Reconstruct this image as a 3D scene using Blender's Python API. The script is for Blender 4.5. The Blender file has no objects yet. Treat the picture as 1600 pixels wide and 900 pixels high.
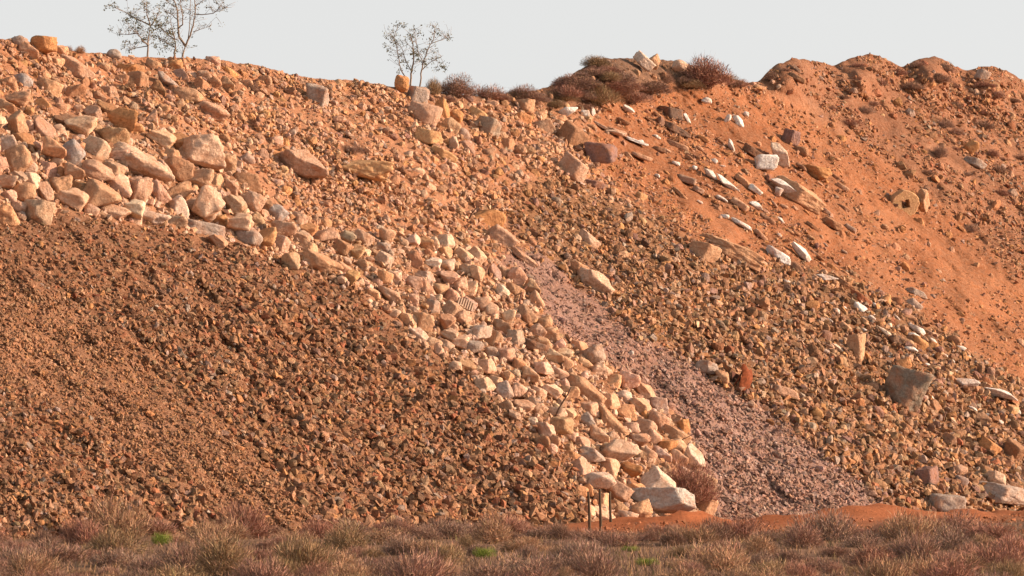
import bpy, bmesh, math, random
import numpy as np
from mathutils import Vector, Matrix

scene = bpy.context.scene
COL = scene.collection
R = math.radians

# ------------------------------------------------------------------ camera
F = 9000.0                      # focal length in photograph pixels (1600 wide)
CAM_H = 3.0
HORIZON = 680.0
PITCH = math.atan((HORIZON - 450.0) / F)
cam_data = bpy.data.cameras.new('camera')
cam_data.sensor_width = 36.0
cam_data.lens = 36.0 * F / 1600.0
cam_data.clip_start = 1.0
cam_data.clip_end = 20000.0
cam = bpy.data.objects.new('camera', cam_data)
cam.location = (0, 0, CAM_H)
cam.rotation_euler = (R(90) + PITCH, 0, 0)
COL.objects.link(cam)
scene.camera = cam

# ------------------------------------------------------------------ light
SUN_AZ = R(90)                  # from "towards the camera", turned to the right
SUN_EL = R(17)
to_sun = Vector((math.sin(SUN_AZ) * math.cos(SUN_EL), -math.cos(SUN_AZ) * math.cos(SUN_EL), math.sin(SUN_EL)))
world = bpy.data.worlds.new('World')
scene.world = world
world.use_nodes = True
nt = world.node_tree
nt.nodes.clear()
sky = nt.nodes.new('ShaderNodeTexSky')
sky.sky_type = 'NISHITA'
sky.sun_disc = False
sky.sun_elevation = SUN_EL
sky.sun_rotation = math.atan2(to_sun.x, to_sun.y)
sky.air_density = 1.0
sky.dust_density = 1.0
sky.ozone_density = 1.0
hsv = nt.nodes.new('ShaderNodeHueSaturation')
hsv.inputs['Saturation'].default_value = 0.05
bg = nt.nodes.new('ShaderNodeBackground')
bg.inputs['Strength'].default_value = 0.108
wo = nt.nodes.new('ShaderNodeOutputWorld')
nt.links.new(sky.outputs[0], hsv.inputs['Color'])
nt.links.new(hsv.outputs[0], bg.inputs['Color'])
nt.links.new(bg.outputs[0], wo.inputs['Surface'])
sun_data = bpy.data.lights.new('sun', 'SUN')
sun_data.energy = 5.0
sun_data.angle = R(0.6)
sun_data.color = (1.0, 0.665, 0.425)
sun = bpy.data.objects.new('sun', sun_data)
sun.rotation_euler = (-to_sun).to_track_quat('-Z', 'Y').to_euler()
sun.location = (60, 120, 60)
COL.objects.link(sun)
vs = scene.view_settings
vs.view_transform = 'Standard'
vs.look = 'None'
vs.exposure = 0.84
vs.gamma = 1.0
vs.use_curve_mapping = False

# ------------------------------------------------------------------ small tools
random.seed(7)
RNG = np.random.default_rng(11)


def hash3(ix, iy, iz, seed):
    h = (ix.astype(np.int64) * 374761393 + iy.astype(np.int64) * 668265263 + iz.astype(np.int64) * 2147483647 + seed * 974711) & 0xFFFFFFFF
    h = ((h ^ (h >> 13)) * 1274126177) & 0xFFFFFFFF
    h = ((h ^ (h >> 16)) * 2246822519) & 0xFFFFFFFF
    return ((h ^ (h >> 15)) & 0xFFFFFF) / float(0xFFFFFF)


def vnoise(x, y, z, seed=0):
    x = np.asarray(x, float); y = np.asarray(y, float) + 0 * x; z = np.asarray(z, float) + 0 * x
    fx, fy, fz = np.floor(x), np.floor(y), np.floor(z)
    tx, ty, tz = x - fx, y - fy, z - fz
    tx = tx * tx * (3 - 2 * tx); ty = ty * ty * (3 - 2 * ty); tz = tz * tz * (3 - 2 * tz)
    out = 0
    for a in (0, 1):
        for b in (0, 1):
            for c in (0, 1):
                w = (tx if a else 1 - tx) * (ty if b else 1 - ty) * (tz if c else 1 - tz)
                out = out + w * hash3(fx + a, fy + b, fz + c, seed)
    return out * 2 - 1


def fbm(x, y, z=0.0, seed=0, octv=4, gain=0.5):
    s, a, f = 0, 1.0, 1.0
    for o in range(octv):
        s = s + a * vnoise(np.asarray(x) * f, np.asarray(y) * f, np.asarray(z) * f, seed + o)
        a *= gain; f *= 2.03
    return s


def sstep(a, b, x):
    t = np.clip((x - a) / (b - a), 0, 1)
    return t * t * (3 - 2 * t)


# pixel -> ray; P = CAMP + t * ray, t is about the depth in metres
CAMP = np.array([0, 0, CAM_H])
FWD = np.array([0, math.cos(PITCH), math.sin(PITCH)])
UPV = np.array([0, -math.sin(PITCH), math.cos(PITCH)])


def ray(u, v):
    u = np.asarray(u, float); v = np.asarray(v, float)
    a = (u - 800) / F; b = (450 - v) / F
    return np.stack([a, FWD[1] + UPV[1] * b, FWD[2] + UPV[2] * b], -1)


def project(p):
    d = np.asarray(p) - CAMP
    dep = d @ FWD
    return 800 + F * d[..., 0] / dep, 450 - F * (d @ UPV) / dep


def in_poly(u, v, poly):
    inside = np.zeros(np.shape(u), bool)
    n = len(poly)
    for i in range(n):
        x0, y0 = poly[i]; x1, y1 = poly[(i + 1) % n]
        if y0 == y1:
            continue
        c = ((y0 > v) != (y1 > v)) & (u < (x1 - x0) * (v - y0) / (y1 - y0) + x0)
        inside ^= c
    return inside


# ------------------------------------------------------------------ layout of the tip face (photograph pixels)
SKY_PTS = [(-520, 45), (-200, 52), (0, 62), (20, 60), (45, 66), (90, 76), (130, 82), (170, 83), (200, 88), (260, 90), (300, 91), (340, 94),
           (380, 99), (415, 105), (440, 113), (480, 121), (520, 125), (560, 126), (590, 131), (620, 137), (650, 142), (690, 147),
           (740, 150), (790, 147), (840, 141), (880, 128), (905, 109), (940, 92), (970, 90), (1000, 92), (1050, 95), (1100, 106),
           (1140, 121), (1165, 129), (1186, 126), (1208, 104), (1240, 91), (1275, 96), (1303, 103), (1328, 90), (1360, 84),
           (1385, 92), (1410, 105), (1430, 94), (1460, 87), (1488, 100), (1510, 111), (1530, 105), (1550, 103), (1575, 112),
           (1600, 127), (1680, 120), (1760, 150), (1900, 140), (2120, 170)]
SKX = np.array([p[0] for p in SKY_PTS], float); SKV = np.array([p[1] for p in SKY_PTS], float)


def skyline(u):
    u = np.asarray(u, float)
    return np.interp(u, SKX, SKV) + 1.6 * vnoise(u / 9.0, 0.5, 0.5, 31) + 1.2 * vnoise(u / 4.0, 0.5, 0.5, 32)


BIG = 960
POLY = {
    'mound': [(840, 60), (1185, 60), (1165, 134), (1100, 134), (1050, 138), (1000, 154), (930, 168), (860, 164), (780, 158), (680, 156), (690, 130), (790, 120)],
    'heaps': [(1160, 60), (2120, 60), (2120, 470), (1600, 440), (1480, 330), (1380, 250), (1290, 190), (1200, 150)],
    'orange': [(940, 140), (1160, 125), (1200, 150), (1290, 190), (1380, 250), (1480, 330), (1600, 440), (2120, 470), (2120, BIG),
               (1600, 600), (1500, 535), (1400, 470), (1330, 430), (1230, 410), (1130, 395), (1040, 350), (950, 290), (930, 200)],
    'rubble': [(800, 290), (880, 285), (950, 300), (1030, 345), (1130, 395), (1230, 412), (1330, 432), (1400, 470), (1500, 537),
               (1600, 602), (2120, BIG), (1480, BIG), (1400, 800), (1330, 740), (1200, 640), (1100, 572), (1000, 522), (930, 470), (850, 395), (800, 350)],
    'purple': [(800, 392), (850, 395), (930, 470), (1000, 522), (1100, 572), (1200, 640), (1330, 740), (1400, 800), (1480, BIG),
               (1090, BIG), (1075, 690), (1050, 640), (950, 570), (860, 500), (830, 445), (780, 415)],
    'cream': [(-520, 190), (0, 185), (160, 180), (260, 200), (360, 245), (400, 310), (480, 350), (560, 362), (700, 372), (780, 412), (832, 445),
              (862, 500), (952, 570), (1052, 640), (1080, 690), (1112, 790), (1100, BIG), (890, BIG), (905, 735), (830, 680), (760, 610),
              (680, 545), (600, 490), (540, 440), (450, 405), (370, 380), (300, 362), (200, 346), (100, 332), (0, 335), (-520, 340)],
    'brown': [(-520, 345), (0, 338), (100, 335), (200, 350), (300, 366), (370, 385), (450, 410), (540, 444), (600, 494), (680, 549),
              (760, 614), (830, 684), (902, 738), (908, 790), (915, BIG), (-520, BIG)],
    'fines': [(-520, 430), (0, 425), (60, 450), (160, 520), (260, 590), (340, 660), (430, 740), (500, 800), (520, 850), (400, 850),
              (280, 740), (170, 670), (50, 610), (-520, 590)],
}
# region: soil colour, how proud it stands of the face (metres, along the normal)
SOIL = {
    'slope': ((0.41, 0.205, 0.116), 0.0),
    'mound': ((0.16, 0.098, 0.068), 0.0),
    'heaps': ((0.285, 0.138, 0.080), 0.1),
    'orange': ((0.33, 0.140, 0.067), -0.25),
    'rubble': ((0.25, 0.135, 0.072), 0.05),
    'purple': ((0.30, 0.190, 0.160), 0.20),
    'cream': ((0.33, 0.175, 0.10), 0.45),  # a bit darker than the earth itself: gap shade put into the colour
    'brown': ((0.20, 0.098, 0.054), 0.75),  # soil colour darkened to paint shade into the gaps between stones
    'fines': ((0.285, 0.148, 0.086), 0.75),
}
RU0, RV0, RSTEP = -520.0, -40.0, 4.0
gu, gv = np.meshgrid(np.arange(RU0, 2124, RSTEP), np.arange(RV0, 964, RSTEP), indexing='ij')
wu = gu + 9 * fbm(gu / 26, gv / 26, 0, 51, 3)
wv = gv + 9 * fbm(gu / 26, gv / 26, 7.3, 61, 3)


def blur(m, r, n=2):
    for _ in range(n):
        for ax in (0, 1):
            pad = [(0, 0), (0, 0)]; pad[ax] = (r + 1, r)
            c = np.cumsum(np.pad(m, pad, mode='edge'), axis=ax)
            if ax == 0:
                m = (c[2 * r + 1:] - c[:-2 * r - 1]) / (2 * r + 1)
            else:
                m = (c[:, 2 * r + 1:] - c[:, :-2 * r - 1]) / (2 * r + 1)
    return m


ORDER = ['mound', 'heaps', 'orange', 'rubble', 'purple', 'cream', 'brown', 'fines']
region = np.zeros(gu.shape, int)
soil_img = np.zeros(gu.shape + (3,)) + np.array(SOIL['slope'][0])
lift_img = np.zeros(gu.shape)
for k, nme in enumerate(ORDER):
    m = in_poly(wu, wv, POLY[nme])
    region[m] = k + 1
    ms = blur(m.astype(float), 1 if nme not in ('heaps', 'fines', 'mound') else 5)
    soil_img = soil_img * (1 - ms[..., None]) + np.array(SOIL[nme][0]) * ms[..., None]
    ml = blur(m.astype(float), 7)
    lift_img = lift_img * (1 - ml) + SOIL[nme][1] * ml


def sample(img, u, v):
    x = np.clip((np.asarray(u, float) - RU0) / RSTEP, 0, img.shape[0] - 1.001)
    y = np.clip((np.asarray(v, float) - RV0) / RSTEP, 0, img.shape[1] - 1.001)
    i = x.astype(int); j = y.astype(int); a = x - i; b = y - j
    if img.ndim == 3:
        a = a[..., None]; b = b[..., None]
    return img[i, j] * (1 - a) * (1 - b) + img[i + 1, j] * a * (1 - b) + img[i, j + 1] * (1 - a) * b + img[i + 1, j + 1] * a * b


def region_at(u, v):
    i = np.clip(((np.asarray(u, float) - RU0) / RSTEP + .5).astype(int), 0, region.shape[0] - 1)
    j = np.clip(((np.asarray(v, float) - RV0) / RSTEP + .5).astype(int), 0, region.shape[1] - 1)
    return region[i, j]


# the face: one tilted plane (37 degrees, turned to the right) with the tipped lobes standing proud of it
TH, SL = R(58), R(37)
NRM = np.array([math.sin(SL) * math.sin(TH), -math.sin(SL) * math.cos(TH), math.cos(SL)])
P0 = np.array([-7.0, 180.0, 0.0])


def face_lift(u, v):
    a = R(37)                                   # the way the tipped material ran down, seen in the photograph
    s = u * math.cos(a) + v * math.sin(a); q = -u * math.sin(a) + v * math.cos(a)
    rg = sample(lift_img, u, v)
    d = rg + 0.22 * fbm(u / 170, v / 120, 0, 3, 3) + 0.09 * fbm(s / 90, q / 22, 0, 5, 3)
    d = d + 0.055 * fbm(s / 24, q / 8, 0, 9, 4, 0.6)
    for cu, cv, ru, rv, am in ((1240, 118, 34, 32, 0.9), (1358, 112, 38, 32, 0.8), (1458, 116, 34, 30, 0.9), (1552, 130, 34, 30, 0.8), (955, 120, 55, 34, 0.8), (1100, 128, 40, 24, 0.4)):
        d = d + am * np.exp(-((u - cu) / ru) ** 2 - ((v - cv) / rv) ** 2)      # separate loads tipped along the crest
    return d


def depth(u, v):
    rr = ray(u, v)
    nd = rr @ NRM
    t = ((P0 - CAMP) @ NRM) / nd
    return t - face_lift(u, v) / np.clip(-nd, 0.18, None)


def surf(u, v, off=0.0):
    """point of the tip face seen at (u, v); off = metres nearer the camera along the ray"""
    rr = ray(u, v)
    return CAMP + rr * (depth(u, v) - off)[..., None]


def ground_z(x, y):
    x = np.asarray(x, float); y = np.asarray(y, float)
    near = np.exp(-((x / 70) ** 2)) * np.exp(-(((y - 180) / 80) ** 2))
    h = 0.10 * fbm(x / 3.5, y / 6, 0, 71, 3) * near
    # low bank of orange earth pushed up in front of the toe on the right
    bank = np.exp(-((y - (193 + 1.1 * (x - 5))) / 5.0) ** 2) * sstep(1.5, 6, x)
    h = h + bank * (0.24 + 0.22 * fbm(x / 2.0, y / 5, 0, 75, 3) + 0.16 * fbm(x * 1.4, y * 0.7, 0, 78, 3))
    return h


def ground_point(u, v):
    rr = ray(u, v)
    t = CAM_H / -rr[..., 2]
    for _ in range(6):
        p = CAMP + rr * t[..., None]
        t = (CAM_H - ground_z(p[..., 0], p[..., 1])) / -rr[..., 2]
    return CAMP + rr * t[..., None]


# ------------------------------------------------------------------ materials
def new_mat(name):
    m = bpy.data.materials.new(name)
    m.use_nodes = True
    t = m.node_tree
    t.nodes.clear()
    o = t.nodes.new('ShaderNodeOutputMaterial')
    b = t.nodes.new('ShaderNodeBsdfPrincipled')
    b.inputs['Roughness'].default_value = 0.93
    b.inputs['Specular IOR Level'].default_value = 0.12
    t.links.new(b.outputs[0], o.inputs[0])
    return m, t, b


def N(t, kind, **kw):
    n = t.nodes.new(kind)
    for k, v in kw.items():
        if k in n.inputs:
            n.inputs[k].default_value = v
        else:
            setattr(n, k, v)
    return n


def mixc(t, fac, a, b, mode='MIX'):
    m = t.nodes.new('ShaderNodeMix')
    m.data_type = 'RGBA'; m.blend_type = mode; m.clamp_factor = True
    for sock, val in ((m.inputs[0], fac), (m.inputs[6], a), (m.inputs[7], b)):
        if hasattr(val, 'is_output') or isinstance(val, bpy.types.NodeSocket):
            t.links.new(val, sock)
        elif isinstance(val, (int, float)):
            sock.default_value = val
        else:
            sock.default_value = (*val, 1)
    return m.outputs[2]


def ramp(t, src, p0, p1, c0=(0, 0, 0, 1), c1=(1, 1, 1, 1)):
    r = t.nodes.new('ShaderNodeValToRGB')
    r.color_ramp.elements[0].position = p0; r.color_ramp.elements[0].color = c0
    r.color_ramp.elements[1].position = p1; r.color_ramp.elements[1].color = c1
    t.links.new(src, r.inputs[0])
    return r.outputs[0]


def coords(t, kind='Object'):
    return t.nodes.new('ShaderNodeTexCoord').outputs[kind]


def noise_tex(t, vec, scale, detail=4, rough=0.55):
    n = N(t, 'ShaderNodeTexNoise', Scale=scale, Detail=detail, Roughness=rough)
    t.links.new(vec, n.inputs['Vector'])
    return n.outputs['Fac']


def bump(t, b, h, strength, dist, prev=None):
    n = N(t, 'ShaderNodeBump', Strength=strength, Distance=dist)
    t.links.new(h, n.inputs['Height'])
    if prev is not None:
        t.links.new(prev, n.inputs['Normal'])
    t.links.new(n.outputs[0], b.inputs['Normal'])
    return n.outputs[0]


def rock_material(name, source, dust=(0.42, 0.19, 0.095), dust_amt=0.5, fine=1.0):
    """source: 'object' (the object's own colour) or 'tint' (a colour for each stone of a joined mesh)"""
    m, t, b = new_mat(name)
    if source == 'object':
        base = t.nodes.new('ShaderNodeObjectInfo').outputs['Color']
    else:
        base = N(t, 'ShaderNodeAttribute', attribute_name='tint').outputs['Color']
    geo = t.nodes.new('ShaderNodeNewGeometry').outputs['Position']
    n1 = noise_tex(t, geo, 2.2 * fine, 5, 0.6)
    n2 = noise_tex(t, geo, 11.0 * fine, 5, 0.65)
    n3 = noise_tex(t, geo, 34.0, 3, 0.6)
    c = mixc(t, ramp(t, n2, 0.36, 0.68), base, (0.62, 0.60, 0.58), 'MULTIPLY')
    c = mixc(t, ramp(t, n3, 0.55, 0.80), c, (1.28, 1.25, 1.2), 'MULTIPLY')
    d = N(t, 'ShaderNodeMath', operation='MULTIPLY')
    t.links.new(ramp(t, n1, 0.45, 0.66), d.inputs[0]); d.inputs[1].default_value = dust_amt
    c = mixc(t, d.outputs[0], c, dust)
    t.links.new(c, b.inputs['Base Color'])
    vo_ = N(t, 'ShaderNodeTexVoronoi', Scale=5.0 * fine, feature='DISTANCE_TO_EDGE')
    wv_ = N(t, 'ShaderNodeMix', data_type='VECTOR')
    nz_ = N(t, 'ShaderNodeTexNoise', Scale=4.0, Detail=4)
    t.links.new(geo, nz_.inputs['Vector'])
    wv_.inputs[0].default_value = 0.22
    t.links.new(geo, wv_.inputs[4]); t.links.new(nz_.outputs['Color'], wv_.inputs[5])
    t.links.new(wv_.outputs[1], vo_.inputs['Vector'])
    p = bump(t, b, ramp(t, vo_.outputs['Distance'], 0.0, 0.05), 0.5, 0.05)
    p = bump(t, b, n2, 0.7, 0.08, p)
    bump(t, b, n3, 0.6, 0.025, p)
    return m


MAT_ROCK = rock_material('rock_single', 'object')
MAT_STONES = rock_material('rock_joined', 'tint', dust_amt=0.38)
MAT_CONC = rock_material('pale_concrete', 'object', dust=(0.5, 0.27, 0.16), dust_amt=0.55)

# soil of the tip face
MAT_SOIL, t, b = new_mat('tip_soil')
soilc = N(t, 'ShaderNodeAttribute', attribute_name='soil').outputs['Color']
geo = t.nodes.new('ShaderNodeNewGeometry').outputs['Position']
n1 = noise_tex(t, geo, 0.55, 5, 0.6)
n2 = noise_tex(t, geo, 3.5, 6, 0.65)
n3 = noise_tex(t, geo, 16.0, 4, 0.6)
vo = N(t, 'ShaderNodeTexVoronoi', Scale=9.0, Randomness=1.0)
t.links.new(geo, vo.inputs['Vector'])
c = mixc(t, ramp(t, n1, 0.35, 0.68), soilc, (0.80, 0.82, 0.86), 'MULTIPLY')
c = mixc(t, ramp(t, n2, 0.38, 0.66), c, (1.16, 1.08, 1.0), 'MULTIPLY')
c = mixc(t, ramp(t, n3, 0.40, 0.72), c, (0.66, 0.64, 0.62), 'MULTIPLY')
sp = N(t, 'ShaderNodeMath', operation='MULTIPLY'); sp.inputs[1].default_value = 0.35
t.links.new(ramp(t, vo.outputs['Color'], 0.45, 0.8), sp.inputs[0])
c = mixc(t, sp.outputs[0], c, (0.38, 0.22, 0.14))
t.links.new(c, b.inputs['Base Color'])
p = bump(t, b, n2, 0.7, 0.25)
p = bump(t, b, n3, 0.8, 0.06, p)

MAT_GROUND, t, b = new_mat('ground_soil')
soilc = N(t, 'ShaderNodeAttribute', attribute_name='soil').outputs['Color']
geo = t.nodes.new('ShaderNodeNewGeometry').outputs['Position']
n1 = noise_tex(t, geo, 0.8, 5, 0.6); n2 = noise_tex(t, geo, 7.0, 5, 0.65)
c = mixc(t, ramp(t, n1, 0.35, 0.68), soilc, (0.80, 0.80, 0.80), 'MULTIPLY')
c = mixc(t, ramp(t, n2, 0.38, 0.70), c, (0.70, 0.66, 0.62), 'MULTIPLY')
t.links.new(c, b.inputs['Base Color'])
bump(t, b, n2, 0.7, 0.08)


def plant_material(name):
    m, t, b = new_mat(name)
    oc = t.nodes.new('ShaderNodeObjectInfo').outputs['Color']
    tc = N(t, 'ShaderNodeAttribute', attribute_name='tint').outputs['Color']
    c = mixc(t, 1.0, oc, tc, 'MULTIPLY')
    t.links.new(c, b.inputs['Base Color'])
    return m


MAT_PLANT = plant_material('plant')


def plain(name, col, var=0.3, scale=20.0, rough=0.9, metal=0.0):
    m, t, b = new_mat(name)
    geo = t.nodes.new('ShaderNodeNewGeometry').outputs['Position']
    n = noise_tex(t, geo, scale, 5, 0.6)
    c = mixc(t, ramp(t, n, 0.35, 0.7), col, tuple(x * (1 - var) for x in col))
    t.links.new(c, b.inputs['Base Color'])
    b.inputs['Roughness'].default_value = rough
    b.inputs['Metallic'].default_value = metal
    bump(t, b, n, 0.4, 0.01)
    return m


MAT_BARK = plain('bark', (0.30, 0.24, 0.19), 0.4, 30)
MAT_LEAF = plain('leaf', (0.16, 0.155, 0.095), 0.4, 6)
MAT_POST = plain('weathered_post', (0.11, 0.075, 0.05), 0.4, 30)
MAT_RUST = plain('rust', (0.24, 0.07, 0.03), 0.6, 9, 0.85, 0.15)
MAT_WIRE = plain('rusty_wire', (0.13, 0.06, 0.045), 0.4, 30)
MAT_STICK = plain('dry_wood', (0.17, 0.12, 0.09), 0.4, 25)
MAT_RIB = plain('dusty_enamel', (0.56, 0.41, 0.31), 0.35, 20)


# ------------------------------------------------------------------ mesh building
def mesh_np(name, verts, tris, mats, tint=None, smooth=False, attr='tint'):
    me = bpy.data.meshes.new(name)
    verts = np.ascontiguousarray(verts, np.float32); tris = np.ascontiguousarray(tris, np.int32)
    k = tris.shape[1]
    me.vertices.add(len(verts)); me.vertices.foreach_set('co', verts.ravel())
    me.loops.add(tris.size); me.loops.foreach_set('vertex_index', tris.ravel())
    me.polygons.add(len(tris))
    me.polygons.foreach_set('loop_start', np.arange(0, tris.size, k, dtype=np.int32))
    try:
        me.polygons.foreach_set('loop_total', np.full(len(tris), k, np.int32))
    except Exception:
        pass
    me.polygons.foreach_set('use_smooth', np.full(len(tris), smooth, bool))
    me.update(calc_edges=True)
    me.validate()
    if tint is not None:
        a = me.attributes.new(attr, 'FLOAT_COLOR', 'POINT')
        cc = np.ones((len(verts), 4), np.float32); cc[:, :3] = tint
        a.data.foreach_set('color', cc.ravel())
    for m in (mats if isinstance(mats, (list, tuple)) else [mats]):
        me.materials.append(m)
    return me


def link(name, data, parent=None, loc=None):
    o = bpy.data.objects.new(name, data)
    COL.objects.link(o)
    if parent is not None:
        o.parent = parent
    if loc is not None:
        o.location = loc
    return o


def tag(o, label=None, cat=None, group=None, kind=None):
    if label: o['label'] = label
    if cat: o['category'] = cat
    if group: o['group'] = group
    if kind: o['kind'] = kind
    return o


def ico(sub):
    bm = bmesh.new()
    bmesh.ops.create_icosphere(bm, subdivisions=sub, radius=1.0)
    v = np.array([x.co[:] for x in bm.verts]); f = np.array([[q.index for q in x.verts] for x in bm.faces])
    bm.free()
    return v / np.linalg.norm(v, axis=1, keepdims=True), f


ICO = {s: ico(s) for s in (2, 3, 4, 5)}


def rand_dirs(rng, n):
    d = rng.normal(size=(n, 3))
    return d / np.linalg.norm(d, axis=1, keepdims=True)


def rock_verts(seed, shape='ang', sub=3, yaw=None, rough=0.05):
    """a broken rock: flat faces with worn edges; extents normalised to -0.5..0.5"""
    rng = np.random.default_rng(seed)
    dirs, tris = ICO[sub]
    if shape in ('block', 'slab', 'wedge', 'beam'):
        ya = R(38) if yaw is None else R(yaw)
        if yaw is None:
            ya += rng.normal() * 0.22
        base = [(1, 0, 0), (-1, 0, 0), (0, 1, 0), (0, -1, 0), (0, 0, 1), (0, 0, -1)]
        n = np.array(base, float) + rng.normal(size=(6, 3)) * (0.13 if shape != 'beam' else 0.05)
        n /= np.linalg.norm(n, axis=1, keepdims=True)
        c, s = math.cos(ya), math.sin(ya)
        n = n @ np.array([[c, s, 0], [-s, c, 0], [0, 0, 1]])
        d = rng.uniform(0.82, 1.1, 6)
        ex = rand_dirs(rng, 7 if shape != 'beam' else 3)
        n = np.vstack([n, ex]); d = np.concatenate([d, rng.uniform(1.02, 1.3, len(ex))])
        if shape == 'wedge':
            n = np.vstack([n, [[-0.62, -0.25, 0.74]]]); d = np.append(d, 0.45)
        p = 60
    elif shape == 'tri':
        n = np.vstack([[(0.72, -0.2, 0.66), (-0.60, -0.45, 0.66), (0, 0, -1), (0.2, -0.97, 0.1), (0, 1, 0.2), (1, 0, 0), (-1, 0, -.1)], rand_dirs(rng, 3)])
        n /= np.linalg.norm(n, axis=1, keepdims=True)
        d = np.concatenate([[0.5, 0.5, 0.6, 0.75, 0.8, 1.0, 1.0], rng.uniform(1.0, 1.3, 3)])
        p = 60
    else:
        k = {'round': 18, 'ang': 9, 'lump': 13}[shape]
        n = rand_dirs(rng, k)
        for _ in range(12):                        # spread the faces
            df = n[:, None] - n[None]; ds = (df ** 2).sum(-1) + 1e-3
            n = n + 0.06 * (df / ds[..., None]).sum(1) / k * 3
            n /= np.linalg.norm(n, axis=1, keepdims=True)
        d = rng.uniform(0.58, 1.0, k) if shape != 'round' else rng.uniform(0.84, 1.04, k)
        p = {'round': 16, 'ang': 60, 'lump': 26}[shape]
    q = np.clip(dirs @ n.T / d, 0, None)
    r = (np.power(q, p).sum(1)) ** (-1.0 / p)
    v = dirs * r[:, None]
    off = rng.uniform(0, 90, 3)
    nz = fbm(v[:, 0] * 2.4 + off[0], v[:, 1] * 2.4 + off[1], v[:, 2] * 2.4 + off[2], seed % 97, 5 if sub > 3 else 3, 0.58)
    amp = rough * (1.9 if shape == 'lump' else 1.0)
    chip = fbm(v[:, 0] * 3.1 + off[1], v[:, 1] * 3.1 + off[2], v[:, 2] * 3.1 + off[0], seed % 89, 2)
    step = np.floor(chip * 3.0) / 3.0                       # broken, stepped fracture faces
    bed = np.abs(vnoise(v[:, 0] * 1.2 + off[2], v[:, 1] * 1.2, v[:, 2] * 7.5 + off[0], seed % 83))
    v = v * (1 + amp * nz + 0.8 * rough * step - 0.5 * rough * bed)[:, None]
    lo, hi = v.min(0), v.max(0)
    return (v - (lo + hi) / 2) / (hi - lo), tris


def hull_proto(seed, k):
    rng = np.random.default_rng(seed)
    pts = rand_dirs(rng, k) * rng.uniform(0.75, 1.0, (k, 1))
    bm = bmesh.new()
    for q in pts:
        bm.verts.new(q)
    res = bmesh.ops.convex_hull(bm, input=bm.verts)
    bmesh.ops.delete(bm, geom=[g for g in res['geom_interior'] if isinstance(g, bmesh.types.BMVert)], context='VERTS')
    bmesh.ops.triangulate(bm, faces=bm.faces)
    bm.verts.index_update()
    v = np.array([x.co[:] for x in bm.verts]); f = np.array([[y.index for y in x.verts] for x in bm.faces])
    bm.free()
    lo, hi = v.min(0), v.max(0)
    return (v - (lo + hi) / 2) / (hi - lo), f


TINY = [hull_proto(100 + i, 8) for i in range(14)]
SMALL = [hull_proto(200 + i, 13) for i in range(20)]
MEDIUM = [rock_verts(300 + i, ('ang', 'block', 'ang', 'lump')[i % 4], 2, None, 0.06) for i in range(24)]


def rot_z(a):
    c, s, o, l = np.cos(a), np.sin(a), np.zeros_like(a), np.ones_like(a)
    return np.stack([np.stack([c, -s, o], -1), np.stack([s, c, o], -1), np.stack([o, o, l], -1)], -2)


def rot_y(a):
    c, s, o, l = np.cos(a), np.sin(a), np.zeros_like(a), np.ones_like(a)
    return np.stack([np.stack([c, o, s], -1), np.stack([o, l, o], -1), np.stack([-s, o, c], -1)], -2)


def rot_x(a):
    c, s, o, l = np.cos(a), np.sin(a), np.zeros_like(a), np.ones_like(a)
    return np.stack([np.stack([l, o, o], -1), np.stack([o, c, -s], -1), np.stack([o, s, c], -1)], -2)


# local frame of the face: first axis down the fall line, third axis the normal
FALL = np.array([math.cos(SL) * math.sin(TH), -math.cos(SL) * math.cos(TH), -math.sin(SL)])
CONT = np.cross(NRM, FALL)
FRAME = np.stack([FALL, CONT, NRM], 1)


def batch(protos, pos, scale, rot, tint, rng):
    vs_, fs_, cs_ = [], [], []
    base = 0
    pid = rng.integers(0, len(protos), len(pos))
    for k, (pv, pf) in enumerate(protos):
        s = np.where(pid == k)[0]
        if len(s) == 0:
            continue
        v = np.einsum('nij,nkj->nki', rot[s], pv[None] * scale[s][:, None, :]) + pos[s][:, None, :]
        nv = len(pv)
        vs_.append(v.reshape(-1, 3))
        fs_.append((pf[None] + base + nv * np.arange(len(s))[:, None, None]).reshape(-1, 3))
        cs_.append(np.repeat(tint[s], nv, axis=0))
        base += nv * len(s)
    return vs_, fs_, cs_, base

# ------------------------------------------------------------------ ground sheet
def axis(fine0, fine1, step, far):
    mid = np.arange(fine0, fine1 + step / 2, step)
    lo = fine0 - np.geomspace(step * 2, fine0 + far, 16) if True else None
    hi = fine1 + np.geomspace(step * 2, far - fine1, 16)
    return np.concatenate([lo[::-1], mid, hi])


gx = axis(-34, 44, 0.4, 6000.0); gy = axis(96, 262, 0.7, 6000.0)
GX, GY = np.meshgrid(gx, gy, indexing='ij')
GZ = ground_z(GX, GY)
ni, nj = GX.shape
idx = np.arange(ni * nj).reshape(ni, nj)
quads = np.stack([idx[:-1, :-1], idx[1:, :-1], idx[1:, 1:], idx[:-1, 1:]], -1).reshape(-1, 4)
toe_d = GY - (180 + math.tan(TH) * (GX + 7))                 # 0 at the toe of the tip, negative in front of it
bare = sstep(-26, -8, toe_d + 5 * fbm(GX / 4, GY / 8, 0, 81, 3)) * sstep(-2, 4, GX)
bare = np.maximum(bare, 0.6 * sstep(-9, -2, toe_d))
gc = np.array((0.23, 0.135, 0.085)) * (1 - bare[..., None]) + np.array((0.42, 0.140, 0.055)) * bare[..., None]
me = mesh_np('ground', np.stack([GX, GY, GZ], -1).reshape(-1, 3), quads, MAT_GROUND, gc.reshape(-1, 3), True, 'soil')
tag(link('ground', me), kind='structure')

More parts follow.
